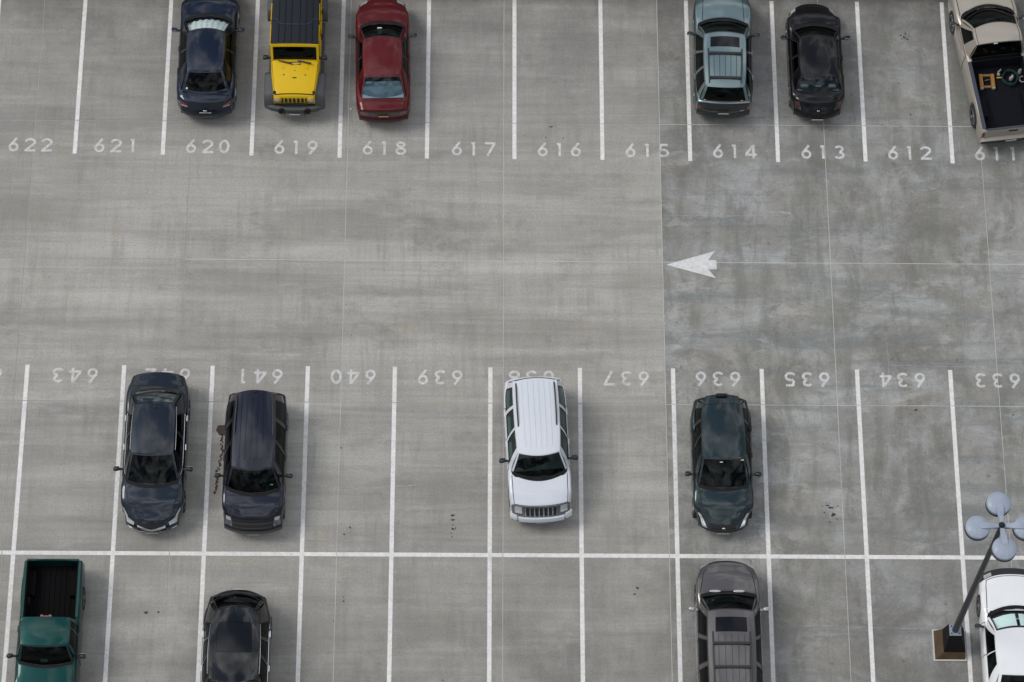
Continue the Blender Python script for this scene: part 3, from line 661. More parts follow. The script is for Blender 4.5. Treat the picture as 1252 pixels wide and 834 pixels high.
        for sg in (1, -1):
            mr = MB().blob((sg * (mx_ + .15), my, zbF + .075), (.098, .058, .066), 3, ry=sg * .18).blob((sg * (mx_ + .03), my - .01, zbF + .035), (.07, .035, .03), 3).build('side_mirror', g.get('mmat', c.paint), c.root)
            MB().box(sg * (mx_ + .15) - .075, sg * (mx_ + .15) + .075, my - .064, my - .058, zbF + .025, zbF + .13).build('mirror_glass', plain('mirror', (.5, .52, .54), .05, 1.0), mr, None)
        c.yf, c.yr, c.zbF, c.bw, c.bz = yf, yr, zbF, bw, bz
        # chrome window trim
        if g.get('chrome'):
            for sg in (1, -1):
                P = [side(np.array([u]), np.array([sg * .10]))[0] for u in np.linspace(.04, g.get('cu', .93), 22)]; P2 = [side(np.array([u]), np.array([sg * .90]))[0] for u in np.linspace(.10, g.get('cu', .93), 22)]
                m = MB().tube([(p[0] + sg * .012, p[1], p[2]) for p in P], .010, 6)
                m.tube([(p[0] + sg * .012, p[1], p[2]) for p in P2], .009, 6)
                m.build('window_trim', CHROME, c.root)
    def finish(c):
        sp = c.sp; y = c.st[:, 0]
        W2 = sp['W'] / 2; g = c.g
        # inner dark tub so that panel gaps and arches are dark
        MB().box(-W2 + .30, W2 - .30, y.min() + .35, y.max() - .35, .17, .42).build('underbody', UNDER, c.root, None)
        for ya in c.axles:
            for sg in (1, -1):
                x = sg * (W2 - .13); r = c.wr
                wh = MB().lathe([(.05, -.03), (.16, -.03), (.16, .01), (.05, .01)], 20, 'x').build('wheel', GREYTRIM, c.root)
                wh.location = (x, ya, r)
                wd = sp.get('tw', .105)
                MB().lathe([(r * .66, -wd * .85), (r * .70, -wd), (r * .93, -wd), (r, -wd * .75), (r, wd * .75), (r * .93, wd), (r * .70, wd), (r * .66, wd * .85), (r * .66, -wd * .85)], 32, 'x', cap=False).build('tyre', TYRE, wh)
                rm = MB(); xo = sg * wd * .78
                rm.lathe([(r * .60, xo - .02), (r * .68, xo - .02), (r * .68, xo + .012 * 1), (r * .62, xo + .012), (r * .60, xo - .02)], 28, 'x', cap=False)
                rm.lathe([(.0, xo + sg * .004), (.05, xo + sg * .004), (.06, xo - sg * .015)], 14, 'x', cap=False)
                for k in range(sp.get('spokes', 6)):
                    t_ = 2 * math.pi * k / sp.get('spokes', 6); d = (math.cos(t_), math.sin(t_)); e = (-d[1], d[0])
                    q = [(xo, d[0] * .04 + e[0] * s_ * .03, d[1] * .04 + e[1] * s_ * .03) for s_ in (-1, 1)] + [(xo - sg * .008, d[0] * r * .62 + e[0] * s_ * .042, d[1] * r * .62 + e[1] * s_ * .042) for s_ in (1, -1)]
                    q += [(a_ - sg * .03, b_, d_) for a_, b_, d_ in q]
                    rm.add(q, [(0, 1, 2, 3), (7, 6, 5, 4), (0, 4, 5, 1), (1, 5, 6, 2), (2, 6, 7, 3), (3, 7, 4, 0)])
                rm.build('rim', sp.get('rim', ALLOY), wh)
    def doors(c, ys):
        """door skins with handles on both sides"""
        n0 = []
        for k in range(len(ys) - 1):
            a0, a1 = c.sy(ys[k + 1]), c.sy(ys[k])
            for sg in (1, -1):
                d = c.patch('door', c.S, (a0 + .012, sg * .56), (a0 + .012, sg * .965), (a1 - .012, sg * .965), (a1 - .012, sg * .56), c.paint, None, off=.006, n=10, m=10, depth=.02)
                p = c.S(np.array([a0 + .16]), np.array([sg * .625]))[0]
                MB().box(p[0] - .022, p[0] + .022, p[1] - .09, p[1] + .09, p[2] - .014, p[2] + .014).build('handle', c.sp.get('hmat', c.paint), d, 30)
    def plate(c, front, z, wdt=.31, h=.15, lab=None):
        s_ = c.sz(z, front); P = c.S(np.array([s_]), np.array([0.]))[0]; sg = 1 if front else -1
        o = MB().box(-wdt / 2, wdt / 2, -.008, .008, -h / 2, h / 2).build('licence_plate', PLATE, c.root, None)
        o.location = (0, P[1] + sg * .03, z); o.rotation_euler = (R(-14 * sg), 0, 0)
        # embossed characters, too small to read
        m = MB(); rnd = random.Random(c.sp['name'] + str(c.sp['X']))
        for k in range(7):
            x = -wdt * .40 + wdt * .80 * k / 6; hh = rnd.choice((.03, .034, .026))
            m.box(x - .010, x + .010, sg * .008, sg * .010, -hh, -hh + .012); m.box(x - .010, x - .003, sg * .008, sg * .0095, -hh + .012, hh)
        m.build('plate_characters', plain('plate_ink', (.03, .04, .08), .6), o, None)['kind'] = 'stuff'
        return o

def sedan_stations(rear, deck, rgb, wsb, hoodR, hoodF, nose, zdeck, zrg, zcowl, zhoodF, bowF=.26, bowR=.20, zb=.64, wR=.95, wF=.93, belt=None):
    belt = belt or zcowl
    return [(rear + .10, wR * .93, .27, bowR), (rear + .03, wR * .97, .36, bowR), (rear, wR, .50, bowR), (rear + .02, wR, zb, bowR), (rear + .07, wR, zb + .05, bowR * .95),
            (deck - .05, wR + .02, zdeck - .10, bowR * .85), (deck, wR + .03, zdeck, bowR * .7), (deck + (rgb - deck) * .5, wR * .4 + .59, zdeck + (zrg - zdeck) * .5, bowR * .3), (rgb, .99, zrg, 0),
            (rgb + (wsb - rgb) * .3, 1.0, (zrg + belt) / 2, 0), (rgb + (wsb - rgb) * .7, 1.0, belt, 0), (wsb, .995, zcowl, 0), (hoodR, .99, zcowl - .015, -.01),
            (hoodR + (hoodF - hoodR) * .45, .98, zcowl - (zcowl - zhoodF) * .30, -bowF * .25), (hoodR + (hoodF - hoodR) * .8, wF * .35 + .64, zhoodF + (zcowl - zhoodF) * .22, -bowF * .75),
            (hoodF, wF * .7 + .295, zhoodF, -bowF), (hoodF + (nose - hoodF) * .45, wF + .01, zhoodF - (zhoodF - .55) * .45, -bowF), (nose - .02, wF, .56, -bowF), (nose, wF, .45, -bowF), (nose - .03, wF * .98, .33, -bowF), (nose - .10, wF * .93, .26, -bowF)]
def wagon_stations(rear, rgb, wsb, hoodR, hoodF, nose, zbelt, zcowl, zhoodF, bowF=.2, bowR=.14, zb=.66, wR=.96, wF=.94, zg=None, ztail=None):
    ztail = ztail or zbelt - .12
    return [(rear + .10, wR * .94, .30, bowR), (rear + .03, wR * .97, .38, bowR), (rear, wR, .52, bowR), (rear + .02, wR, zb, bowR), (rear + .08, wR, zb + .05, bowR * .9),
            (rear + .11, wR + .01, ztail, bowR * .8), (rgb - .03, wR * .6 + .39, zbelt - .03, bowR * .6), (rgb + .03, wR * .55 + .44, zbelt, bowR * .4),
            (rgb + (wsb - rgb) * .25, 1.0, zbelt, 0), (rgb + (wsb - rgb) * .7, 1.0, (zbelt + zcowl) / 2, 0), (wsb, .995, zcowl, 0), (hoodR, .99, zcowl - .012, -.01),
            (hoodR + (hoodF - hoodR) * .5, .985, zcowl - (zcowl - zhoodF) * .34, -bowF * .3), (hoodR + (hoodF - hoodR) * .85, wF * .45 + .54, zhoodF + (zcowl - zhoodF) * .2, -bowF * .8),
            (hoodF, wF * .7 + .295, zhoodF, -bowF), (hoodF + (nose - hoodF) * .35, wF + .01, zhoodF - (zhoodF - .60) * .5, -bowF), (nose - .03, wF, .62, -bowF), (nose, wF, .48, -bowF), (nose - .03, wF * .98, .36, -bowF), (nose - .10, wF * .94, .30, -bowF)]

def panel(c, name, s0, s1, t0r, t0f, t1r=None, t1f=None, mat=None, n=14, m=14, off=.008):
    """a skin panel with a dark gap round it; t1 default: mirrored about the centre line"""
    t1r = -t0r if t1r is None else t1r; t1f = -t0f if t1f is None else t1f
    p = c.patch(name, c.S, (s0, t0r), (s0, t1r), (s1, t1f), (s1, t0f), mat or c.paint, None, off=off, n=n, m=m, depth=.012)
    e = .022; q = .012 if t1r > t0r else -.012
    c.patch('panel_gap', c.S, (s0 - e, t0r - q), (s0 - e, t1r + q), (s1 + e, t1f + q), (s1 + e, t0f - q), UNDER, p, off=.003, n=n, m=m, depth=.008)
    return p
def hood(c, hoodF, tr, tf, mat=None):
    """bonnet whose rear edge follows the foot of the windscreen"""
    sF = c.sy(hoodF)
    def f(a, b):
        a, b = np.broadcast_arrays(np.asarray(a, float), np.asarray(b, float)); t = b * (tr + (tf - tr) * a)
        x = np.sign(t) * c.FX(np.abs(t)) * c.sp['W'] / 2
        sr = np.array([c.sy(v) for v in np.ravel(c.baseY(x) + c.g.get('cw', .11) - .02)]).reshape(x.shape)
        return c.S(sr + (sF - sr) * a, t)
    p = c.patch('hood', f, (0, -1), (0, 1), (1, 1), (1, -1), mat or c.paint, None, off=.008, n=14, m=18)
    c.patch('panel_gap', f, (-.0, -1.035), (-.0, 1.035), (1.03, 1.035), (1.03, -1.035), UNDER, p, off=.003, n=14, m=18, depth=.008)
    return p
def doors2(c, ys):
    for k in range(len(ys) - 1):
        a0, a1 = c.sy(ys[k + 1]) + .012, c.sy(ys[k]) - .012
        for sg in (1, -1):
            d = panel(c, 'door', a0, a1, sg * .565, sg * .565, sg * .96, sg * .96, n=10, m=10)
            p = c.S(np.array([a0 + .14]), np.array([sg * .62]))[0]
            MB().box(p[0] - .03, p[0] + .03, p[1] - .09, p[1] + .09, p[2] - .014, p[2] + .014).build('handle', c.sp.get('hmat', c.paint), d, 30)
def start(sp):
    c = Car(sp); g = sp['cab']
    c.body([(c.sy(g['rgb'] + .10), c.sy(g['wsb'] - .10), -.44, .44)], [], [.5, .58])
    c.cabin(); c.finish(); return c

# ---- 1 navy saloon, tail towards us
c = start(dict(name='navy_car', label='dark navy saloon in stall 620 with a silver sunshade behind its windscreen', cat='car', X=-8.40, Y=10.46, rz=0.3, W=1.80, paint=paint('navy_paint', (.009, .016, .034), metal=.75, coat=.8),
    axles=(-1.32, 1.42), wr=.33, st=sedan_stations(-2.35, -2.12, -1.86, .97, 1.08, 2.05, 2.40, 1.02, 1.04, 1.0, .74, bowR=.24, belt=1.0, wR=.87, wF=.88),
    cab=dict(wsb=.98, wbow=.22, rF=.23, fb=.10, rR=-1.20, rb=.04, rgb=-1.87, rbow=.16, tF=.565, tR=.535, zF=1.40, zR=1.37, arch=.03, wsmat=CLEAR, wins=((.10, .43), (.455, .74)), chrome=False, gutter=True, kx=.86)))
hood(c, 2.04, .46, .40); panel(c, 'trunk_lid', c.sy(-2.13), c.sy(-1.90), -.43, -.44); doors2(c, (.62, -.30, -1.10))
c.both('taillight', c.S, (c.sz(.80, False), .40), (c.sz(.78, False), .57), (c.sz(.98, False), .60), (c.sz(.86, False), .38), LAMPR, off=.006, n=5, m=7)
for o in c.both('reversing_light', c.S, (c.sz(.80, False), .39), (c.sz(.79, False), .56), (c.sz(.83, False), .57), (c.sz(.82, False), .39), LAMPC, off=.010, n=2, m=7): pass
c.plate(False, .70, .36); MB().blob((0, -2.30, .84), (.07, .02, .03), 2).build('badge', CHROME, c.root)
c.rect('rear_bumper_insert', c.S, c.sz(.30, False), c.sz(.40, False), -.42, .42, TRIM, off=.006)
c.both('headlight', c.S, (c.sz(.72), .38), (c.sz(.72), .58), (c.sz(.60), .55), (c.sz(.60), .36), LAMPC)
# silver folding sunshade standing behind the glass
V, F = [], []; nf = 28
for k in range(nf + 1):
    u = -.86 + 1.72 * k / nf; zz = .012 * (1 if k % 4 < 2 else -1)
    for v in (.05, .97):
        p = c.front(np.array([u]), np.array([v]))[0]; V.append((p[0], p[1] - .09 + zz, p[2] - .05 + zz * .4))
for k in range(nf): F.append((2 * k, 2 * k + 2, 2 * k + 3, 2 * k + 1))
sh = obj('sunshade', V, F, plain('sunshade_foil', (.66, .86, .84), .45, .15, vary=.5, vscale=5), None, 20); sh.matrix_world = c.root.matrix_basis.copy()
sh.location = (-8.40, 10.46, 0); sh.rotation_euler = (0, 0, R(.3)); tag(sh, 'pleated silver sunshade propped behind the navy saloon windscreen', 'sunshade')
MB().lathe([(.03, 0), (.03, .003)], 12).build('window_sticker', PAPER, c.rg)
o = COL.objects[-1]; p = c.rear(np.array([-.78]), np.array([.22]))[0]; o.location = (p[0], p[1] - .005, p[2] + .012); o.rotation_euler = (R(30), 0, 0)

# ---- 3 red saloon
c = start(dict(name='red_car', label='dull red compact saloon parked in stall 618', cat='car', X=-3.0, Y=10.2, rz=1.7, W=1.68, paint=paint('red_paint', (.092, .004, .006), rough=.45, coat=.5, metal=.3, dust=.15),
    axles=(-1.22, 1.30), wr=.30, st=sedan_stations(-2.20, -2.06, -1.72, 1.04, 1.10, 1.95, 2.17, .96, .98, .97, .72, bowF=.20, bowR=.16, zb=.56, belt=.93, wR=.90, wF=.86), tw=.09,
    cab=dict(wsb=1.05, wbow=.18, rF=.30, fb=.08, rR=-1.01, rb=.03, rgb=-1.72, rbow=.10, tF=.575, tR=.565, zF=1.33, zR=1.30, arch=.03, wins=((.10, .45), (.47, .76)), seat=CABINL, kx=.86, mmat=TRIM, rgr=(.08, .93, .93), rgmat=glass('rear_glass', (.80, .92, .96), .9))))
hood(c, 1.98, .42, .36); panel(c, 'trunk_lid', c.sy(-2.05), c.sy(-1.76), -.44, -.45); doors2(c, (.62, -.25, -1.0))
c.rect('tail_panel', c.S, c.sz(.66, False), c.sz(.90, False), -.52, .52, plain('dark_red_lamp', (.03, .008, .009), .3, coat=.6), off=.006, n=4, m=16)
c.both('taillight', c.S, (c.sz(.67, False), .34), (c.sz(.67, False), .56), (c.sz(.88, False), .56), (c.sz(.88, False), .36), plain('dim_red_lamp', (.07, .008, .01), .2, coat=1), off=.009, n=4, m=6)
o = c.plate(False, .74, .30, .13); o.data.materials.clear(); o.data.materials.append(plain('amber_plate', (.30, .22, .10), .5, vary=.5, vscale=38))
c.rect('bumper_strip', c.S, c.sz(.52, False), c.sz(.57, False), -.62, .62, TRIM, off=.012, n=2, m=18)
c.both('headlight', c.S, (c.sz(.70), .36), (c.sz(.70), .57), (c.sz(.60), .56), (c.sz(.60), .36), LAMPC)
p = c.front(np.array([-.12]), np.array([.45]))[0]
o = MB().box(-.07, .07, -.002, .002, -.10, .10).build('paper_notice', PAPER, None, None); o.rotation_euler = (R(-56), 0, R(1.7))
rz = R(1.7); o.location = (-3.0 + p[0] * math.cos(rz) - (p[1] - .06) * math.sin(rz), 10.2 + p[0] * math.sin(rz) + (p[1] - .06) * math.cos(rz), p[2] - .05)
tag(o, 'white paper notice behind the red saloon windscreen', 'paper')

# ---- 4 pale blue silver estate with rack and sunroof
c = start(dict(name='silver_suv', label='pale blue silver estate in stall 614 with sunroof, roof rack and two black crossbars', cat='car', X=7.52, Y=10.48, rz=-1.0, W=1.79, boxy=True, paint=paint('ice_blue_paint', (.19, .26, .268), rough=.28, metal=.8, dust=.0),
    axles=(-1.30, 1.32), wr=.34, st=wagon_stations(-2.24, -2.06, .90, 1.0, 2.0, 2.26, 1.06, 1.08, .84, bowF=.26, bowR=.18, ztail=.95, wR=.91), spokes=5,
    cab=dict(wsb=.90, wbow=.22, rF=.13, fb=.07, rR=-1.74, rb=.05, rgb=-2.06, rbow=.10, tF=.63, tR=.60, zF=1.57, zR=1.55, arch=.04, wins=((.08, .33), (.36, .62), (.66, .92, DGLASS)), sun=(.075, .275, .70), rails=(.80, .30, .96), bars=(.40, .87),
             ribmat=plain('rib_channel', (.035, .038, .042), .5), ribw=.014, ribh=.006, ribs=((-.54, -.27, 0, .27, .54), .43, .84), rgmat=DGLASS, shelf=False, mmat=TRIM)))
hood(c, 2.03, .38, .36); doors2(c, (.60, -.35, -1.25))
low = plain('shaded_lower_body', (.010, .014, .015), .45, coat=.3)  # tail and lower sides painted dark to carry their shade
c.rect('tailgate', c.S, c.sz(.70, False), c.sz(1.045, False), -.545, .545, low, off=.008, n=6, m=16)
c.rect('rear_bumper', c.S, c.sz(.32, False), c.sz(.69, False), -.80, .80, low, off=.012, n=6, m=20)
for sg in (1, -1): c.rect('lower_side_shade', c.S, c.sy(-1.95), c.sy(1.9), sg * .60, sg * .97, low, off=.012, n=40, m=6)
c.both('taillight', c.S, (c.sz(.70, False), .46), (c.sz(.70, False), .60), (c.sz(.93, False), .60), (c.sz(.93, False), .50), LAMPR, off=.016, n=4, m=5)
c.plate(False, .68, .32, .15); c.rect('rear_badge', c.S, c.sz(.70, False), c.sz(.74, False), .33, .42, CHROME, off=.018, n=2, m=3)
c.rect('tail_spoiler', c.roof, .975, 1.035, -.93, .93, c.paint, off=.02, n=3, m=12, depth=.04)
for x in (-.80, .72):
    p = c.rear(np.array([x]), np.array([.17]))[0]; MB().blob((p[0], p[1] - .02, p[2]), (.035, .02, .02), 2).build('amber_repeater', LAMPA, c.root)

# ---- 5 small black saloon
c = start(dict(name='black_car', label='small black saloon parked in stall 613, all of it in view', cat='car', X=10.38, Y=10.25, rz=0.2, W=1.69, paint=paint('black_paint', (.003, .003, .004), rough=.3, coat=.5, dust=.08),
    axles=(-1.18, 1.22), wr=.30, st=sedan_stations(-2.03, -1.74, -1.44, 1.0, 1.08, 1.78, 2.03, .98, 1.0, .99, .74, bowF=.30, bowR=.22, belt=.96, wR=.86, wF=.85), tw=.09,
    cab=dict(wsb=1.01, wbow=.20, rF=.37, fb=.09, rR=-.97, rb=.04, rgb=-1.45, rbow=.13, tF=.555, tR=.54, zF=1.38, zR=1.35, arch=.03, wins=((.10, .45), (.47, .78)), seat=plain('mid_cabin_cloth', (.06, .08, .09), .9), kx=.86, rgmat=glass('hazy_rear_glass', (.45, .52, .55), .9))))
hood(c, 1.80, .44, .38); panel(c, 'trunk_lid', c.sy(-1.75), c.sy(-1.48), -.44, -.45); doors2(c, (.60, -.25, -.95))
c.both('taillight', c.S, (c.sz(.72, False), .40), (c.sz(.72, False), .60), (c.sz(.93, False), .60), (c.sz(.93, False), .44), plain('dull_red_lamp', (.04, .009, .006), .2, coat=1), off=.006, n=4, m=6)
c.plate(False, .46, .34, .12); MB().blob((0, -1.96, .86), (.05, .02, .03), 2).build('badge', CHROME, c.root)
c.both('headlight', c.S, (c.sz(.73), .42), (c.sz(.73), .60), (c.sz(.58), .58), (c.sz(.58), .42), LAMPC)
for sg in (1, -1): c.rect('turn_signal', c.S, c.sy(1.72), c.sy(1.80), sg * .56, sg * .64, LAMPA, off=.008, n=3, m=3)

# ---- 7 dark blue grey saloon with chevron grille, nose towards us
c = start(dict(name='charcoal_car', label='dark blue grey saloon in stall 642 with a chrome chevron grille', cat='car', X=-9.35, Y=-2.97, rz=180, W=1.83, paint=paint('slate_paint', (.016, .023, .033), coat=.8, rough=.34, metal=.75, dust=.08),
    axles=(-1.40, 1.47), wr=.34, st=sedan_stations(-2.42, -2.30, -1.82, 1.27, 1.36, 2.20, 2.46, 1.0, 1.03, 1.0, .76, bowR=.16, belt=.98, wR=.83, wF=.84, bowF=.26), hmat=CHROME,
    cab=dict(wsb=1.28, wbow=.20, rF=.43, fb=.06, rR=-1.15, rb=.03, rgb=-1.83, rbow=.10, tF=.60, tR=.56, zF=1.40, zR=1.38, arch=.03, wins=((.12, .45), (.47, .77)), chrome=True, kx=.86, mmat=TRIM, rgmat=glass('green_rear_glass', (.45, .62, .60), 4.0))))
hood(c, 2.24, .50, .34); panel(c, 'trunk_lid', c.sy(-2.28), c.sy(-1.88), -.46, -.46); doors2(c, (.85, -.15, -1.05))
c.both('headlight', c.S, (c.sy(1.98), .585), (c.sy(1.98), .62), (c.sz(.60), .58), (c.sz(.60), .46), LAMPC, off=.006, n=6, m=5)
c.both('headlight_lens', c.S, (c.sz(.66), .36), (c.sz(.70), .50), (c.sz(.61), .52), (c.sz(.60), .38), LAMPC, off=.008, n=3, m=6)
c.rect('grille', c.S, c.sz(.66), c.sz(.44), -.30, .30, UNDER, off=.006, n=5, m=12)
for sg in (1, -1):
    c.patch('grille_chevron', c.S, (c.sz(.63), sg * .29), (c.sz(.57), 0), (c.sz(.50), 0), (c.sz(.58), sg * .29), CHROME, None, off=.03, n=3, m=8, depth=.03)
    c.patch('lower_chrome', c.S, (c.sz(.44), sg * .28), (c.sz(.42), sg * .12), (c.sz(.38), sg * .13), (c.sz(.40), sg * .26), CHROME, None, off=.016, n=2, m=5)
    c.rect('fog_light_trim', c.S, c.sz(.44), c.sz(.38), sg * .42, sg * .56, CHROME, off=.008, n=2, m=4)
c.plate(True, .38, .36, .12)
MB().blob((0, -1.02, 1.46), (.02, .07, .035), 2).build('roof_antenna', c.paint, c.root)
c.both('taillight', c.S, (c.sz(.62, False), .52), (c.sz(.62, False), .60), (c.sz(.95, False), .60), (c.sz(.95, False), .54), LAMPR, off=.006, n=4, m=4)

# ---- 8 dark purple grey wagon with ribbed roof
c = start(dict(name='purple_wagon', label='dark purple grey wagon with ribbed roof and short roof rails in stall 641', cat='car', X=-6.44, Y=-3.27, rz=180, W=1.80, boxy=True, paint=paint('dusk_paint', (.018, .020, .033), coat=.7, rough=.36, metal=.75, dust=.08),
    axles=(-1.30, 1.35), wr=.34, st=wagon_stations(-2.14, -1.98, 1.24, 1.33, 1.86, 2.21, 1.05, 1.08, .90, bowF=.20, bowR=.16, wR=.90, wF=.93),
    cab=dict(wsb=1.25, wbow=.24, rF=.67, fb=.10, rR=-1.78, rb=.10, rgb=-1.98, rbow=.10, tF=.60, tR=.545, zF=1.61, zR=1.62, arch=.04, wins=((.09, .34), (.37, .63), (.67, .92, DGLASS)), rails=(.92, .42, .97), ribs=((-.66, -.40, -.13, .13, .40, .66), .12, .96), rgmat=DGLASS, shelf=False, mmat=TRIM)))
hood(c, 1.90, .47, .46); doors2(c, (.85, -.1, -1.05))
c.rect('grille', c.S, c.sz(.82), c.sz(.62), -.36, .36, UNDER, off=.006, n=4, m=10)
for k in range(3): c.rect('grille_bar', c.S, c.sz(.79 - .06 * k), c.sz(.775 - .06 * k), -.35, .35, TRIM, off=.016, n=2, m=10)
c.rect('front_bumper', c.S, c.sz(.58), c.sz(.40), -.66, .66, plain('dark_bumper', (.03, .03, .036), .45, coat=.2), off=.012, n=4, m=20)
c.both('headlight', c.S, (c.sz(.83), .38), (c.sz(.83), .56), (c.sz(.66), .57), (c.sz(.66), .38), plain('grey_lamp', (.05, .052, .056), .15, 0, 1), n=4, m=5)
c.both('headlight_lens', c.S, (c.sz(.82), .40), (c.sz(.82), .50), (c.sz(.74), .50), (c.sz(.74), .40), LAMPC, off=.012, n=3, m=5)
c.plate(True, .36, .32, .10); MB().blob((0, -1.72, 1.685), (.045, .035, .03), 2).build('roof_antenna', UNDER, c.root)
p = c.front(np.array([-.72]), np.array([.30]))[0]; o = MB().box(-.04, .04, -.002, .002, -.03, .03).build('window_sticker', plain('green_card', (.05, .30, .14), .6), c.ws, None); o.location = (p[0], p[1] + .01, p[2] + .02); o.rotation_euler = (R(-50), 0, 0)

# ---- 9 white off-roader with seven-slot grille
c = start(dict(name='white_suv', label='white boxy off road estate with ribbed roof and slotted grille in stall 638', cat='car', X=1.735, Y=-2.77, rz=183, W=1.83, boxy=True, paint=paint('white_paint', (.60, .63, .67), rough=.3, metal=0, coat=.6, dust=.10),
    axles=(-1.36, 1.40), wr=.36, st=wagon_stations(-2.12, -1.97, 1.23, 1.32, 1.98, 2.30, 1.10, 1.13, .98, bowF=.16, bowR=.14, zb=.70, wR=.91, wF=.95), rim=ALLOY,
    cab=dict(wsb=1.25, wbow=.28, rF=.70, fb=.12, rR=-1.69, rb=.08, rgb=-1.97, rbow=.10, tF=.60, tR=.635, zF=1.64, zR=1.65, arch=.03, wins=((.08, .33), (.365, .63), (.675, .93)), rails=(.87, .36, .97), ribs=((-.62, -.37, -.12, .12, .37, .62), .10, .97), ribh=.010, glass=glass('green_glass', (.30, .42, .38), .8), shelf=False, mmat=TRIM, kx=.905)))
hood(c, 2.0, .47, .47); doors2(c, (.85, -.1, -1.05))
grm = plain('grey_grille', (.10, .103, .108), .35, .3)
c.rect('grille', c.S, c.sz(.93), c.sz(.66), -.56, .56, grm, off=.006, n=5, m=16)
for k in range(7):
    t0 = (k - 3) * .078; c.rect('grille_slot', c.S, c.sz(.87), c.sz(.69), t0 - .024, t0 + .024, UNDER, off=.012, n=3, m=2)
    c.rect('slot_surround', c.S, c.sz(.88), c.sz(.68), t0 + .030, t0 + .040, CHROME, off=.022, n=3, m=1)
c.both('headlight', c.S, (c.sz(.90), .335), (c.sz(.90), .47), (c.sz(.72), .47), (c.sz(.72), .335), LAMPC, off=.012, n=4, m=6)
c.both('corner_lamp', c.S, (c.sz(.90), .49), (c.sz(.90), .58), (c.sz(.74), .58), (c.sz(.74), .49), plain('smoked_lamp', (.12, .12, .12), .2, 0, 1), off=.012, n=4, m=4)
c.rect('front_bumper', c.S, c.sz(.64), c.sz(.50), -.40, .40, c.paint, off=.05, n=4, m=14, depth=.06)
c.both('bumper_end', c.S, (c.sz(.68), .43), (c.sz(.72), .64), (c.sz(.56), .64), (c.sz(.52), .43), c.paint, off=.045, n=4, m=6, depth=.05)
c.both('fog_light', c.S, (c.sz(.52), .44), (c.sz(.54), .52), (c.sz(.47), .52), (c.sz(.46), .44), LAMPC, off=.02, n=2, m=3)
c.rect('bumper_valance', c.S, c.sz(.47), c.sz(.33), -.6, .6, GREYTRIM, off=.012, n=4, m=16)
c.plate(True, .42, .33, .13).location.x = .0
c.both('taillight', c.S, (c.sz(.75, False), .50), (c.sz(.75, False), .60), (c.sy(-1.97), .60), (c.sy(-1.97), .54), LAMPR, off=.01, n=4, m=4)
for x in (-.22, .22): MB().blob((x, 1.52, 1.115), (.02, .02, .012), 2).build('washer_jet', UNDER, c.root)

# ---- 10 dark green hatchback wagon
c = start(dict(name='green_wagon', label='dark green rounded estate with big clear headlamps in stall 636', cat='car', X=7.10, Y=-3.25, rz=180, W=1.77, paint=paint('bottle_green_paint', (.016, .031, .034), coat=.8, rough=.35, metal=.75, dust=.10),
    axles=(-1.24, 1.28), wr=.32, st=wagon_stations(-2.08, -1.92, 1.0, 1.10, 1.86, 2.12, .98, .99, .74, bowR=.20, zb=.60, wR=.84, wF=.82, bowF=.27), tw=.095,
    cab=dict(wsb=1.01, wbow=.17, rF=.18, fb=.04, rR=-1.58, rb=.05, rgb=-1.92, rbow=.12, tF=.61, tR=.55, zF=1.42, zR=1.41, arch=.05, wins=((.13, .42), (.44, .68), (.71, .92, DGLASS)), kx=.86, rgmat=DGLASS, shelf=False)))
hood(c, 1.98, .46, .34); doors2(c, (.62, -.28, -1.1))
c.both('headlight', c.S, (c.sy(1.80), .51), (c.sy(1.80), .59), (c.sz(.56), .49), (c.sz(.57), .36), LAMPC, off=.008, n=8, m=7)
c.both('lamp_reflector', c.S, (c.sy(1.86), .51), (c.sy(1.86), .55), (c.sz(.62), .47), (c.sz(.63), .39), plain('chrome_bowl', (.75, .76, .78), .1, .9), off=.013, n=5, m=5)
c.rect('grille', c.S, c.sz(.68), c.sz(.58), -.27, .27, UNDER, off=.006, n=3, m=10); MB().blob((0, 2.07, .66), (.06, .03, .04), 2).build('badge', CHROME, c.root)
c.rect('bumper_strip', c.S, c.sz(.50), c.sz(.47), -.55, .55, TRIM, off=.014, n=2, m=16); c.plate(True, .40, .36, .11)
sp_ = c.rect('tail_spoiler', c.roof, .965, 1.13, -.90, .90, c.paint, off=.012, n=4, m=12, depth=.05)
MB().blob((0.02, -1.76, 1.50), (.18, .05, .03), 3).build('spoiler_lip', UNDER, c.root)
p = c.roof(np.array([.90]), np.array([0.]))[0]; MB().tube([(p[0], p[1], p[2]), (p[0], p[1] - .22, p[2] + .14)], [.012, .004], 6).build('roof_antenna', UNDER, c.root)
c.both('taillight', c.S, (c.sz(.62, False), .50), (c.sz(.62, False), .60), (c.sy(-1.94), .60), (c.sy(-1.94), .54), LAMPR, off=.008, n=4, m=4)
for lab, car_u, v, mt in (('tag', .12, .86, PAPER), ('tag', -.84, .90, PAPER)):
    p = c.front(np.array([car_u]), np.array([v]))[0]; o = MB().box(-.045, .045, -.002, .002, -.055, .055).build('permit_sticker', PAPER, c.ws, None); o.location = (p[0], p[1] - .03, p[2] - .02); o.rotation_euler = (R(-60), 0, 0)

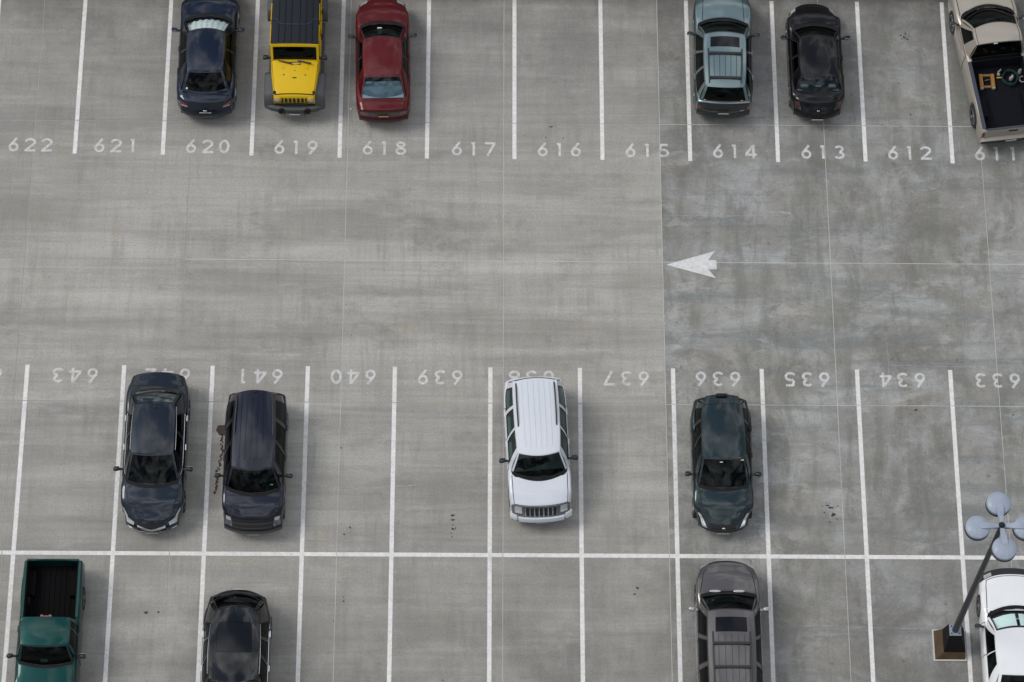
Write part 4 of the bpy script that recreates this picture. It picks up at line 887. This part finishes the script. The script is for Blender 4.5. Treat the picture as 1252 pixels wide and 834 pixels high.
# ---- 12 glossy black crossover
c = start(dict(name='black_crossover', label='glossy black crossover with chrome window outlines behind the wagon in 641', cat='car', X=-6.75, Y=-9.70, rz=180, W=1.90, boxy=True, paint=paint('gloss_black_paint', (.002, .0025, .0035), rough=.12, metal=0, coat=1.0, dust=.03),
    axles=(-1.38, 1.42), wr=.37, st=wagon_stations(-2.44, -2.22, 1.30, 1.40, 2.1, 2.40, 1.10, 1.10, .92, bowF=.24, zb=.70, ztail=.98, wR=.76, bowR=.30), hmat=CHROME,
    cab=dict(wsb=1.32, wbow=.24, rF=.60, fb=.10, rR=-1.62, rb=.12, rgb=-2.22, rbow=.26, tF=.66, tR=.60, zF=1.60, zR=1.50, arch=.07, cu=.80, wins=((.08, .36), (.385, .60), (.625, .82, DGLASS)), chrome=True, glass=DGLASS, rgmat=DGLASS, shelf=False, sun=(.38, .80, .72), tb=.05)))
hood(c, 2.12, .47, .44); doors2(c, (.85, -.15, -1.15))
c.both('taillight', c.S, (c.sz(.75, False), .48), (c.sz(.75, False), .60), (c.sz(1.02, False), .60), (c.sz(1.02, False), .50), LAMPR, off=.008, n=4, m=4)
c.rect('tailgate_trim', c.S, c.sz(.93, False), c.sz(.965, False), -.14, .10, CHROME, off=.014, n=2, m=6); c.plate(False, .80, .32)

# ---- 13 taupe off-roader with roof rack
c = start(dict(name='taupe_suv', label='taupe grey off road estate with sunroof and black roof rack behind stall 636', cat='car', X=7.13, Y=-8.68, rz=0, W=1.83, boxy=True, paint=paint('taupe_paint', (.12, .112, .11), rough=.32, metal=.75, dust=.10),
    axles=(-1.36, 1.42), wr=.36, st=wagon_stations(-2.35, -2.18, 1.22, 1.34, 2.22, 2.42, 1.13, 1.14, .96, bowR=.14, zb=.70, wF=.85, bowF=.22),
    cab=dict(wsb=1.23, wbow=.10, rF=.53, fb=.04, rR=-1.92, rb=.08, rgb=-2.18, rbow=.10, tF=.635, tR=.63, zF=1.67, zR=1.66, arch=.04, wins=((.08, .33), (.365, .63), (.675, .93, DGLASS)), sun=(.085, .265, .68), rails=(.80, .26, .97), bars=(.41, .70), ribmat=plain('rib_channel', (.035, .038, .042), .5), ribw=.014, ribh=.006, ribs=((-.56, -.28, 0, .28, .56), .29, .97), shelf=False, mmat=plain('silver_mirror_cap', (.42, .42, .43), .35, .5), kx=.905, hoodR=1.36)))
hood(c, 2.26, .47, .36); doors2(c, (.80, -.15, -1.1))
c.both('headlight', c.S, (c.sz(.92), .38), (c.sz(.92), .56), (c.sz(.74), .56), (c.sz(.74), .38), LAMPC, n=4, m=5)
c.rect('grille', c.S, c.sz(.90), c.sz(.70), -.34, .34, UNDER, off=.006, n=4, m=8)
for sg in (1, -1): c.rect('door_moulding', c.S, c.sy(-1.8), c.sy(1.0), sg * .74, sg * .80, plain('silver_moulding', (.35, .35, .36), .4, .4), off=.02, n=20, m=2)
for x in (-.38, .30): MB().blob((x, 1.27, 1.19), (.16, .035, .015), 3).build('cowl_vent', LAMPC if x else TRIM, c.root)

# ---- 14 white saloon with black nose
c = start(dict(name='white_car', label='white saloon with black front bumper beside the tall lamp post', cat='car', X=15.28, Y=-9.07, rz=0, W=1.94, paint=paint('plain_white_paint', (.74, .75, .76), rough=.3, metal=0, coat=.6, dust=.08),
    axles=(-1.45, 1.55), wr=.34, st=sedan_stations(-2.75, -2.50, -1.60, 1.25, 1.35, 2.28, 2.62, 1.0, 1.04, 1.02, .80, bowF=.22, bowR=.2, belt=.98, wR=.9, wF=.91),
    cab=dict(wsb=1.27, wbow=.26, rF=.50, fb=.10, rR=-.80, rb=.03, rgb=-1.60, rbow=.14, tF=.70, tR=.66, zF=1.40, zR=1.38, arch=.03, wins=((.10, .45), (.47, .77)), mmat=TRIM, kx=.87, seat=CABINL, wsmat=CLEAR, wseal=2.6)))
hood(c, 2.28, .49, .47); panel(c, 'trunk_lid', c.sy(-2.5), c.sy(-1.68), -.46, -.46); doors2(c, (.85, -.1, -1.05))
c.rect('front_bumper', c.S, c.sy(2.36), c.sz(.36), -.70, .70, plain('black_bumper', (.02, .02, .022), .5), off=.014, n=10, m=24)
c.both('headlight', c.S, (c.sz(.74), .36), (c.sz(.74), .52), (c.sz(.64), .52), (c.sz(.64), .36), LAMPC, off=.022, n=3, m=6)
c.both('taillight', c.S, (c.sz(.70, False), .34), (c.sz(.70, False), .58), (c.sz(.90, False), .58), (c.sz(.90, False), .36), LAMPR, off=.008, n=4, m=6); c.plate(False, .62, .32)
# pale sun shade panels behind the glass, left and right of the mirror
for k, (u0, u1) in enumerate(((-.90, -.06), (.06, .90))):
    V, F = [], []
    for a_ in range(7):
        for v in (.18, .88):
            p = c.front(np.array([u0 + (u1 - u0) * a_ / 6]), np.array([v]))[0]; V.append((p[0] + 15.28, p[1] - .07 - 9.07, p[2] - .04 + .012 * (a_ % 2)))
    for a_ in range(6): F.append((2 * a_, 2 * a_ + 2, 2 * a_ + 3, 2 * a_ + 1))
    o = obj('sunshade', V, F, plain('pale_green_foil', (.72, .86, .85), .5, vary=.2, vscale=3), None, 20)
    tag(o, ('left' if k == 0 else 'right') + ' half of the pale green sunshade in the white saloon', 'sunshade', 'sunshade halves in the white saloon')

# ---- pickups
def pickup(sp, bed0, bed1, zr, rail_w=.09, liner=None, tail_x=.0):
    c = Car(sp); g = sp['cab']
    c.body([(c.sy(bed0 + .03), c.sy(bed1 - .02), -.47, .47), (c.sy(bed1 - .02), c.sy(g['wsb'] - .10), -.44, .44)], [], [.47, .58])
    c.cabin(); c.finish()
    W2 = sp['W'] / 2; wi = W2 * .97 - .14; lm = liner or TRIM
    m = MB().box(-wi, wi, bed0 + .02, bed1, zr - .52, zr - .48)
    for k in range(9):
        x = -wi + .10 + (2 * wi - .2) * k / 8; m.box(x - .035, x + .035, bed0 + .05, bed1 - .05, zr - .481, zr - .462)
    m.build('bed_floor', lm, c.root, None)
    for sg in (1, -1):
        MB().box(sg * wi - .02, sg * wi + .02, bed0 + .02, bed1, zr - .52, zr - .005).build('bed_side', lm, c.root, None)
        MB().box(sg * (wi - .12) - .10, sg * (wi - .12) + .10, (bed0 + bed1) / 2 - .62, (bed0 + bed1) / 2 + .10, zr - .48, zr - .24).build('wheel_box', lm, c.root, None)
    MB().box(-wi, wi, bed1 - .04, bed1, zr - .52, zr - .01).build('bed_front', lm, c.root, None)
    MB().box(-wi - .02, wi + .02, bed0 - .03, bed0 + .02, zr - .50, zr - .004).build('tailgate', sp['paint'], c.root, None)
    return c, wi

# 11 teal pickup
c, wi = pickup(dict(name='teal_pickup', label='teal green pickup truck with an empty dark bed at the lower left', cat='pickup truck', X=-12.04, Y=-8.87, rz=180, W=1.76, boxy=True, paint=paint('teal_paint', (.0015, .045, .04), rough=.38, coat=.6, metal=.45, dust=.06), crown=.03,
    axles=(-1.45, 1.52), wr=.34, st=[(-2.42, .90, .34, .04), (-2.47, .93, .46, .04), (-2.47, .93, .58, .04), (-2.40, .945, .62, .04), (-2.395, .95, .85, .03), (-2.38, .95, 1.0, .03), (-2.34, .955, 1.03, .02), (-1.5, .98, 1.03, 0), (-.62, .985, 1.03, 0), (-.3, .99, 1.03, 0), (.4, 1, 1.05, 0), (.82, 1, 1.07, 0), (.95, .995, 1.06, 0), (1.6, .99, 1.0, -.06), (2.2, .98, .90, -.14), (2.36, .97, .76, -.16), (2.45, .96, .58, -.16), (2.45, .95, .45, -.16), (2.38, .92, .34, -.16)],
    cab=dict(wsb=.83, wbow=.16, rF=.40, fb=.05, rR=-.44, rb=.0, rgb=-.52, rbow=.01, tF=.655, tR=.655, zF=1.59, zR=1.60, arch=.02, crown=.04, wins=((.10, .62), (.66, .90)), shelf=False, mmat=TRIM, rows=[(-.05, 2)], kx=.90, rgr=(.25, .85, .85))), -2.36, -.60, 1.03, liner=plain('bed_liner', (.0035, .0035, .004), .9, spec=.12, bump=.3))
hood(c, 2.25, .47, .46); doors2(c, (.55, -.48))
for sg in (1, -1):
    MB().box(sg * (wi + .055) - .035, sg * (wi + .055) + .035, -2.30, -.64, 1.030, 1.048).build('bed_rail_cap', c.paint, c.root, 30)
    c.rect('taillight', c.S, c.sz(.70, False), c.sz(.97, False), sg * .52, sg * .60, LAMPR, off=.01, n=4, m=3)
p = c.roof(np.array([1.0]), np.array([0.]))[0]; MB().box(-.16, .16, p[1] - .04, p[1] - .005, p[2] - .045, p[2] - .005).build('cargo_lamp', LAMPR, c.root); MB().box(-.15, -.08, p[1] - .046, p[1] - .041, p[2] - .042, p[2] + .012).box(.08, .15, p[1] - .046, p[1] - .041, p[2] - .042, p[2] + .012).build('cargo_lamp_lens', PAPER, c.root, None)
c.rect('rear_bumper', c.S, c.sz(.40, False), c.sz(.58, False), -.7, .7, CHROME, off=.012, n=3, m=16)
p = c.front(np.array([.05]), np.array([.16]))[0]
o = MB().box(-.10, .10, -.045, .045, -.002, .002).build('dash_card', PAPER, None, None); o.location = (-12.04 - p[0], -8.87 - (p[1] - .10), p[2] - .035); o.rotation_euler = (R(22), 0, 0)
tag(o, 'white card lying on the dashboard of the teal pickup', 'card')

# 6 beige pickup
BX, BY, BR = 15.93, 10.12, 7.5
c, wi = pickup(dict(name='beige_pickup', label='beige pickup truck parked askew in stall 611 with gear in its bed', cat='pickup truck', X=BX, Y=BY, rz=BR, W=1.96, boxy=True, paint=paint('champagne_paint', (.36, .325, .275), rough=.35, coat=.6, metal=.25, dust=.15), crown=.03, spokes=6, rim=ALLOY,
    axles=(-1.60, 1.75), wr=.38, st=[(-2.60, .92, .40, .04), (-2.66, .94, .50, .04), (-2.66, .94, .62, .04), (-2.56, .945, .66, .04), (-2.555, .95, .9, .03), (-2.54, .95, 1.06, .03), (-2.50, .955, 1.10, .02), (-1.5, .98, 1.11, 0), (-.02, .985, 1.12, 0), (.1, .99, 1.12, 0), (1.0, 1, 1.15, 0), (1.6, 1, 1.19, 0), (1.75, .995, 1.18, 0), (2.2, .99, 1.13, -.06), (2.52, .98, 1.04, -.14), (2.66, .97, .86, -.16), (2.74, .96, .62, -.16), (2.74, .95, .5, -.16), (2.67, .92, .42, -.16)],
    cab=dict(wsb=1.76, wbow=.36, rF=.76, fb=.14, rR=.10, rb=.0, rgb=-.06 + .08, rbow=.01, tF=.70, tR=.70, zF=1.79, zR=1.79, arch=.03, crown=.05, wins=((.12, .62), ), shelf=False, mmat=TRIM, rows=[(.55, 2)], kx=.89, rgr=(.0, .95, .96), glass=DGLASS, gutter=True, rgmat=DGLASS))  # oversized dark rear pane stands in for the shaded cab back
    , -2.52, -.06, 1.10, liner=plain('navy_bed_liner', (.006, .0068, .010), .85, spec=.15, bump=.3))
hood(c, 2.54, .47, .46); doors2(c, (1.30, .12))
for sg in (1, -1):
    MB().box(sg * (wi + .055) - .055, sg * (wi + .055) + .055, -2.46, -.10, 1.113, 1.133).build('bed_rail_cap', plain('blue_black_cap', (.035, .042, .06), .5), c.root, 30)
    c.rect('taillight', c.S, c.sz(.76, False), c.sz(1.03, False), sg * .50, sg * .60, plain('dim_lamp', (.10, .012, .014), .2, coat=1), off=.012, n=4, m=3)
MB().box(-.80, .80, -2.535, -2.475, 1.118, 1.134).build('tailgate_cap', plain('blue_black_cap', (.035, .042, .06), .5), c.root, 30)
c.rect('rear_bumper', c.S, c.sz(.42, False), c.sz(.62, False), -.7, .7, plain('dark_step_bumper', (.02, .02, .02), .5), off=.014, n=3, m=16); c.plate(False, .60, .33, .14)
c.rect('tailgate_handle', c.S, c.sz(.93, False), c.sz(1.0, False), -.06, .10, UNDER, off=.010, n=2, m=3)
p = c.roof(np.array([1.0]), np.array([-.12]))[0]; MB().box(p[0] - .09, p[0] + .03, p[1] - .03, p[1] - .002, p[2] - .07, p[2] - .035).build('cargo_lamp', PAPER, c.root, None)
def inbed(lx, ly, z): r = R(BR); return (BX + lx * math.cos(r) - ly * math.sin(r), BY + lx * math.sin(r) + ly * math.cos(r), z)
zb = 1.10 - .46
WOOD = plain('orange_timber', (.27, .135, .025), .7, vary=.5, vscale=12)
t_ = thing('timber_frame', 'square orange timber frame lying in the beige pickup bed', 'frame', inbed(-.35, -.60, zb), R(2))
for x in (-.18, .18): MB().box(x - .055, x + .055, -.235, .235, 0, .09).build('frame_rail', WOOD, t_, None)
for y in (-.20, .20): MB().box(-.124, .124, y - .035, y + .035, .002, .07).build('frame_rail', plain('brown_timber', (.20, .10, .035), .7), t_, None)
for x in (-.18, .18): MB().box(x - .05, x + .05, -.29, -.238, 0, .10).build('corner_cap', plain('pale_metal', (.25, .25, .245), .5), t_, None)
MB().tube([(-.06, .02, .05), (.08, .05, .06)], .012, 6).build('rod', ALLOY, t_)
m = MB()
pts = [(.235 * math.cos(q * .42) * (1 + .10 * math.sin(q * 1.7)), .26 * math.sin(q * .42) * (1 + .08 * math.cos(q * 2.3)), .03 + .002 * q) for q in range(60)]
o = m.tube(pts, .017, 6).build('hose_coil', plain('green_hose', (.003, .028, .025), .6)); o.location = inbed(.38, -.58, zb); tag(o, 'coiled dark green hose lying in the beige pickup bed', 'hose')
o = MB().lathe([(.0, .0), (.055, .0), (.06, .10), (.03, .15), (.0, .16)], 14, cap=False).blob((.05, .07, .05), (.035, .07, .05), 2.4).build('plastic_jug', plain('white_plastic', (.35, .34, .31), .5)); o.location = inbed(.40, -.62, zb + .03); tag(o, 'small white jug standing inside the green hose coil', 'jug')
o = MB().tube([(0, 0, .06), (.02, .08, .10), (.10, .16, .10)], .025, 8).blob((.02, 0, .06), (.05, .05, .06), 3).build('spray_nozzle', plain('pale_metal', (.25, .25, .245), .5)); o.location = inbed(.03, -.42, zb); tag(o, 'pale spray nozzle left of the green hose coil', 'nozzle')
o = MB().lathe([(.0, 0), (.06, 0), (.065, .16), (.035, .20), (.03, .24), (0, .24)], 14, cap=False).build('spray_bottle', plain('pale_metal', (.25, .25, .245), .5)); o.location = inbed(.72, -.42, zb); tag(o, 'grey spray bottle right of the green hose coil', 'bottle')
o = MB().tube(arc(0, 0, .09, .10, 0, 300, 14) and [(x, y, .04) for x, y in arc(0, 0, .09, .10, 0, 300, 14)], .022, 8).build('metal_clamp', plain('pale_metal', (.25, .25, .245), .5)); o.location = inbed(.76, -.66, zb); tag(o, 'pale curved metal clamp at the right of the pickup bed', 'clamp')
o = MB().tube([(-.08, 0, .03), (.08, .01, .03)], .02, 8).build('hand_tool', plain('yellow_plastic', (.55, .38, .05), .5)); o.location = inbed(.06, -.52, zb); tag(o, 'short yellow tool handle between timber frame and hose', 'tool')

# ---- 2 yellow off-roader, black soft top
YP = paint('yellow_paint', (.62, .40, .002), rough=.4, metal=0, coat=.35, dust=.05)
c = Car(dict(name='yellow_offroader', label='yellow open off roader with dark ribbed soft top in stall 619', cat='car', X=-5.67, Y=10.58, rz=180, W=1.56, boxy=True, paint=YP, crown=.04, wr=.40, tw=.13, sill=.42,
    axles=(-1.48, 1.47), spokes=5, st=[(-2.10, .93, .50, 0), (-2.16, .95, .60, 0), (-2.16, .95, .9, 0), (-2.14, .955, 1.10, 0), (-2.08, .96, 1.16, 0), (-1.0, .98, 1.17, 0), (.3, .98, 1.17, 0), (.84, .965, 1.18, 0), (1.05, .95, 1.17, 0), (1.5, .885, 1.135, 0), (1.9, .825, 1.09, 0), (2.0, .81, 1.06, 0), (2.04, .81, 1.0, 0), (2.06, .81, .85, 0), (2.06, .81, .72, 0), (2.03, .78, .64, 0)],
    cab=dict(wsb=.84, wbow=.02, rF=.56, fb=.01, rR=-1.95, rb=.02, rgb=-2.02, rbow=.02, tF=.715, tR=.70, zF=1.70, zR=1.72, arch=.03, crown=.05, bulge=.005, kx=.945, flare=0, wv=(.13, .87), wins=((.05, .30), (.345, .60), (.64, .92)), rglass=True, shelf=False, mmat=TRIM, mu=.03, fmat=plain('soft_top', (.008, .012, .017), .7, spec=.3, bump=.3), rmat=plain('soft_top', (.008, .012, .017), .7, spec=.3, bump=.3), cowl=False, ribs=((-.72, -.45, -.18, .18, .45, .72), .03, .98), tb=.0, wsr=(.09, .86, .93), wipers=())))
g = c.sp['cab']; c.body([(c.sy(-1.9), c.sy(.70), -.46, .46)], [], [.5, .58]); c.cabin(); c.finish()
# yellow windscreen frame
fr = MB()
for (u0, u1, v0, v1) in ((-1.03, -.93, .0, 1.0), (.93, 1.03, .0, 1.0), (-.935, .935, .86, 1.0), (-.935, .935, 0, .09)):
    v_, f_ = c.patch('', c.front, (u0, v0), (u0, v1), (u1, v1), (u1, v0), YP, None, off=.03, n=6, m=6, depth=.07, build=False); fr.add(v_, f_)
fr.build('windscreen_frame', YP, c.root, 40)
hood(c, 1.94, .52, .52)
for x in (-.36, .36): MB().box(x - .05, x + .05, .98, 1.12, 1.17 + .035, 1.215).build('hood_hinge', YP, c.root, 30)
for x in (-.33, .33): MB().blob((x, 1.33, 1.19), (.022, .022, .018), 2).build('washer_jet', UNDER, c.root)
MB().box(-.06, .06, 1.42, 1.45, 1.165, 1.20).build('hood_vent', UNDER, c.root, 30); MB().box(-.02, .02, 1.18, 1.20, 1.18, 1.215).build('hood_bump', UNDER, c.root, 30)
MB().box(-.03, .13, .88, 1.0, 1.19, 1.222).build('cowl_vent', GREYTRIM, c.root, 30); MB().box(-.19, -.045, .88, 1.0, 1.19, 1.222).build('cowl_vent', GREYTRIM, c.root, 30)
for x0 in (-.50, .10): MB().tube([(x0 + .42, .86, 1.25), (x0 + .22, .92, 1.27), (x0, .97, 1.27)][::1], [.014, .022, .03], 8).build('wiper', RUBBER, c.root)
for sg in (1, -1): MB().blob((sg * .60, 1.90, 1.10), (.04, .05, .045), 3).build('hood_latch', UNDER, c.root)
# grille slots and lamps
for k in range(7):
    t0 = (k - 3) * .125
    MB().box(t0 - .036, t0 + .036, 2.05, 2.075, .78, 1.0).build('grille_slot', UNDER, c.root, 30)
for sg in (1, -1):
    hl = MB().lathe([(.0, .05), (.06, .045), (.092, .02), (.10, 0), (.10, -.03)], 24, 'z', cap=False).build('headlight', LAMPC, c.root); hl.location = (sg * .505, 2.065, .93); hl.rotation_euler = (R(-84), 0, 0)
    o = MB().lathe([(.10, -.02), (.125, -.01), (.125, .02), (.10, .03)], 24, 'z', cap=False).build('headlight_bezel', YP, hl)
    MB().blob((sg * .53, 2.05, .77), (.055, .03, .03), 3).build('turn_signal', LAMPA, c.root)
# black front bumper with fog lamps
V, F = [], []; xs_ = np.linspace(-.92, .92, 21)
prof = [(-.16, .58), (-.02, .66), (.06, .64), (.09, .56), (.06, .44), (-.10, .40)]
for x in xs_:
    b = 2.20 - .16 * abs(x / .92) ** 2.5; k_ = 1 if abs(x) < .8 else .82
    V += [(x, b + py_ * k_, .53 + (pz_ - .53) * k_) for py_, pz_ in prof]
n6 = len(prof)
for i in range(20):
    for k in range(n6): F.append((i * n6 + k, i * n6 + (k + 1) % n6, (i + 1) * n6 + (k + 1) % n6, (i + 1) * n6 + k)[::-1])
F.append(tuple(range(n6))); F.append(tuple(20 * n6 + k for k in range(n6))[::-1])
bp = obj('front_bumper', V, F, GREYTRIM, c.root, 40)
for sg in (1, -1):
    o = MB().lathe([(.0, -.01), (.07, -.01), (.085, .02), (.10, .02), (.10, -.04)], 20, 'z', cap=False).build('fog_light', UNDER, bp); o.location = (sg * .40, 2.28, .60); o.rotation_euler = (R(-70), 0, 0)
    MB().tube([(sg * .30, 2.30, .70), (sg * .30, 2.38, .62), (sg * .30, 2.34, .52)], .022, 8).build('tow_hook', UNDER, bp)
o = MB().box(-.17, .17, -.008, .008, -.075, .075).build('licence_plate', PLATE, c.root, None); o.location = (0, 2.325, .46); o.rotation_euler = (R(-20), 0, 0)
# flat flared wings
for ya, y0, y1 in ((1.47, .95, 2.10), (-1.48, -2.05, -.92)):
    for sg in (1, -1):
        V, F = [], []; pr = []
        for q in np.linspace(0, 1, 15):
            y = y0 + (y1 - y0) * q
            top = .97 - .30 * max(0, (abs(q - .5) - .30) / .20) ** 1.6
            pr.append((y, top))
        for y, z in pr: V += [(sg * .62, y, z + .015), (sg * .88, y, z), (sg * .935, y, z - .05), (sg * .935, y, z - .10), (sg * .62, y, z - .06)]
        for i in range(14):
            for k in range(5):
                q = (i * 5 + k, i * 5 + (k + 1) % 5, (i + 1) * 5 + (k + 1) % 5, (i + 1) * 5 + k); F.append(q if sg < 0 else q[::-1])
        F.append((0, 1, 2, 3, 4)); F.append((74, 73, 72, 71, 70))
        obj('wheel_flare', V, F, GREYTRIM, c.root, 45)
for sg in (1, -1):
    MB().box(sg * .80 - .05, sg * .80 + .05, -.95, .98, .40, .47).build('side_step', GREYTRIM, c.root, 30)
    for (a0, a1, yy0, yy1) in ((.05, .30, .62, -.28), (.345, .60, -.36, -1.18)):
        dr = panel(c, 'door', c.sy(yy1), c.sy(yy0), sg * .565, sg * .565, sg * .94, sg * .94, n=8, m=8)
        P = [c.side(np.array([u]), np.array([sg * v]))[0] for u, v in ((a0, .12), (a0 + .02, .90), (a1 - .015, .92), (a1, .14), (a0, .10))]
        P = [(p[0] + sg * .02, p[1], p[2]) for p in P]
        MB().tube(P, .017, 6).build('door_frame', YP, dr)
        MB().box(sg * .79 - .02, sg * .79 + .02, yy1 + .08, yy1 + .26, 1.00, 1.04).build('handle', UNDER, dr, 30)
# bow of the hard front panel under the cloth
P = [c.roof(np.array([v]), np.array([u]))[0] for v, u in ((.345, -.98), (.345, -.80), (.27, -.62), (.265, -.30), (.265, 0), (.265, .30), (.27, .62), (.345, .80), (.345, .98))]
MB().tube([(p[0], p[1], p[2] + .012) for p in P], .016, 6).build('roof_seam', plain('blue_black_cap', (.035, .042, .06), .5), c.root)

# ------------------------------------------------------------------ lamp post
LX, LY = 13.50, -8.44
LP = plain('blue_grey_enamel', (.29, .335, .41), .5, .0, .15, spec=.4, vary=.22, vscale=7)
POLE = plain('dark_grey_pole', (.045, .05, .055), .5, .3)
lt = thing('street_lamp', 'tall car park lamp with four round blue grey heads on a square pier', 'street lamp', (LX, LY, 0))
# footing slab, ochre skirt, dark pier, plate
fx = -.01; fy = -.16
MB().box(-.47 + fx, .47 + fx, -.47 + fy, .47 + fy, 0, .05).build('footing', plain('pale_footing', (.50, .50, .46), .8), lt, None)
def hexa(b, t, z0, z1):
    V = [(b[0], b[2], z0), (b[1], b[2], z0), (b[1], b[3], z0), (b[0], b[3], z0), (t[0], t[2], z1), (t[1], t[2], z1), (t[1], t[3], z1), (t[0], t[3], z1)]
    return MB().add(V, [(0, 3, 2, 1), (4, 5, 6, 7), (0, 1, 5, 4), (1, 2, 6, 5), (2, 3, 7, 6), (3, 0, 4, 7)])
hexa((fx - .43, fx + .43, fy - .43, fy + .43), (fx - .20, fx + .42, fy - .27, fy + .42), .051, .22).build('pier_skirt', plain('ochre_coating', (.06, .034, .011), .75, vary=.7, vscale=3), lt, None)
hexa((fx - .198, fx + .418, fy - .268, fy + .418), (-.18, .18, -.26, .10), .221, 1.12).build('pier', plain('tarred_concrete', (.009, .009, .009), .85, spec=.2, vary=.4), lt, None)
MB().box(-.165, .165, -.165 - .08, .165 - .08, 1.121, 1.15).build('base_plate', plain('plate_steel', (.28, .31, .38), .5, .3), lt, 30)
for x in (-.11, .11):
    for y in (-.19, .03): MB().lathe([(.022, 0), (.022, .04)], 6, 'z', (x, y, 1.15)).build('anchor_bolt', POLE, lt)
MB().tube([(0, -.08, 1.15), (0, -.05, 4), (0, -.02, 7), (0, 0, 9.18)], [.095, .085, .072, .058], 14).build('pole', POLE, lt)
MB().lathe([(.075, 0), (.085, .04), (.06, .10), (0, .11)], 16, 'z', (0, 0, 9.15), cap=False).build('pole_cap', UNDER, lt)
for k, ang in enumerate((93, 184, 273, -4)):
    a_ = R(ang); d = Vector((math.cos(a_), math.sin(a_), 0)); e = Vector((-d.y, d.x, 0))
    V = []
    for (q, wd, z0, z1) in ((.06, .045, -.05, .03), (.20, .060, -.02, .05), (.34, .085, .03, .09), (.52, .085, .05, .12), (.58, .05, .06, .10)):
        for s_, zz in ((-1, z0), (1, z0), (1, z1), (-1, z1)):
            p = d * q + e * (s_ * wd); V.append((p.x, p.y, 9.15 + zz))
    F = [(3, 2, 1, 0), (16, 17, 18, 19)] + [(i * 4 + j, i * 4 + (j + 1) % 4, (i + 1) * 4 + (j + 1) % 4, (i + 1) * 4 + j) for i in range(4) for j in range(4)]
    ar = obj('arm', V, F, LP, lt, 35)
    MB().tube([tuple(d * .05 + Vector((0, 0, 9.02))), tuple(d * .20 + Vector((0, 0, 9.05))), tuple(d * .36 + Vector((0, 0, 9.11)))], [.035, .038, .03], 8).build('arm_shade_tube', POLE, ar)  # added dark tube that gives the arm a shaded underside line
    h = MB().lathe([(.0, .095), (.10, .090), (.20, .070), (.262, .042), (.278, .030), (.29, .028), (.312, .008), (.316, -.01), (.314, -.07), (.295, -.08)], 36, 'z', cap=False).build('lamp_head', LP, lt, 30)
    h.location = (d.x * .62, d.y * .62, 9.15)
    MB().lathe([(.298, -.075), (.322, -.08), (.322, -.17), (.28, -.18), (.0, -.185)], 36, 'z', cap=False).build('lamp_rim_shade', POLE, h)  # rim coloured dark as the shadow crescent under the head
    MB().lathe([(.27, -.186), (.20, -.215), (0, -.23)], 28, 'z', cap=False).build('lens', plain('lamp_diffuser', (.6, .6, .58), .3), h)
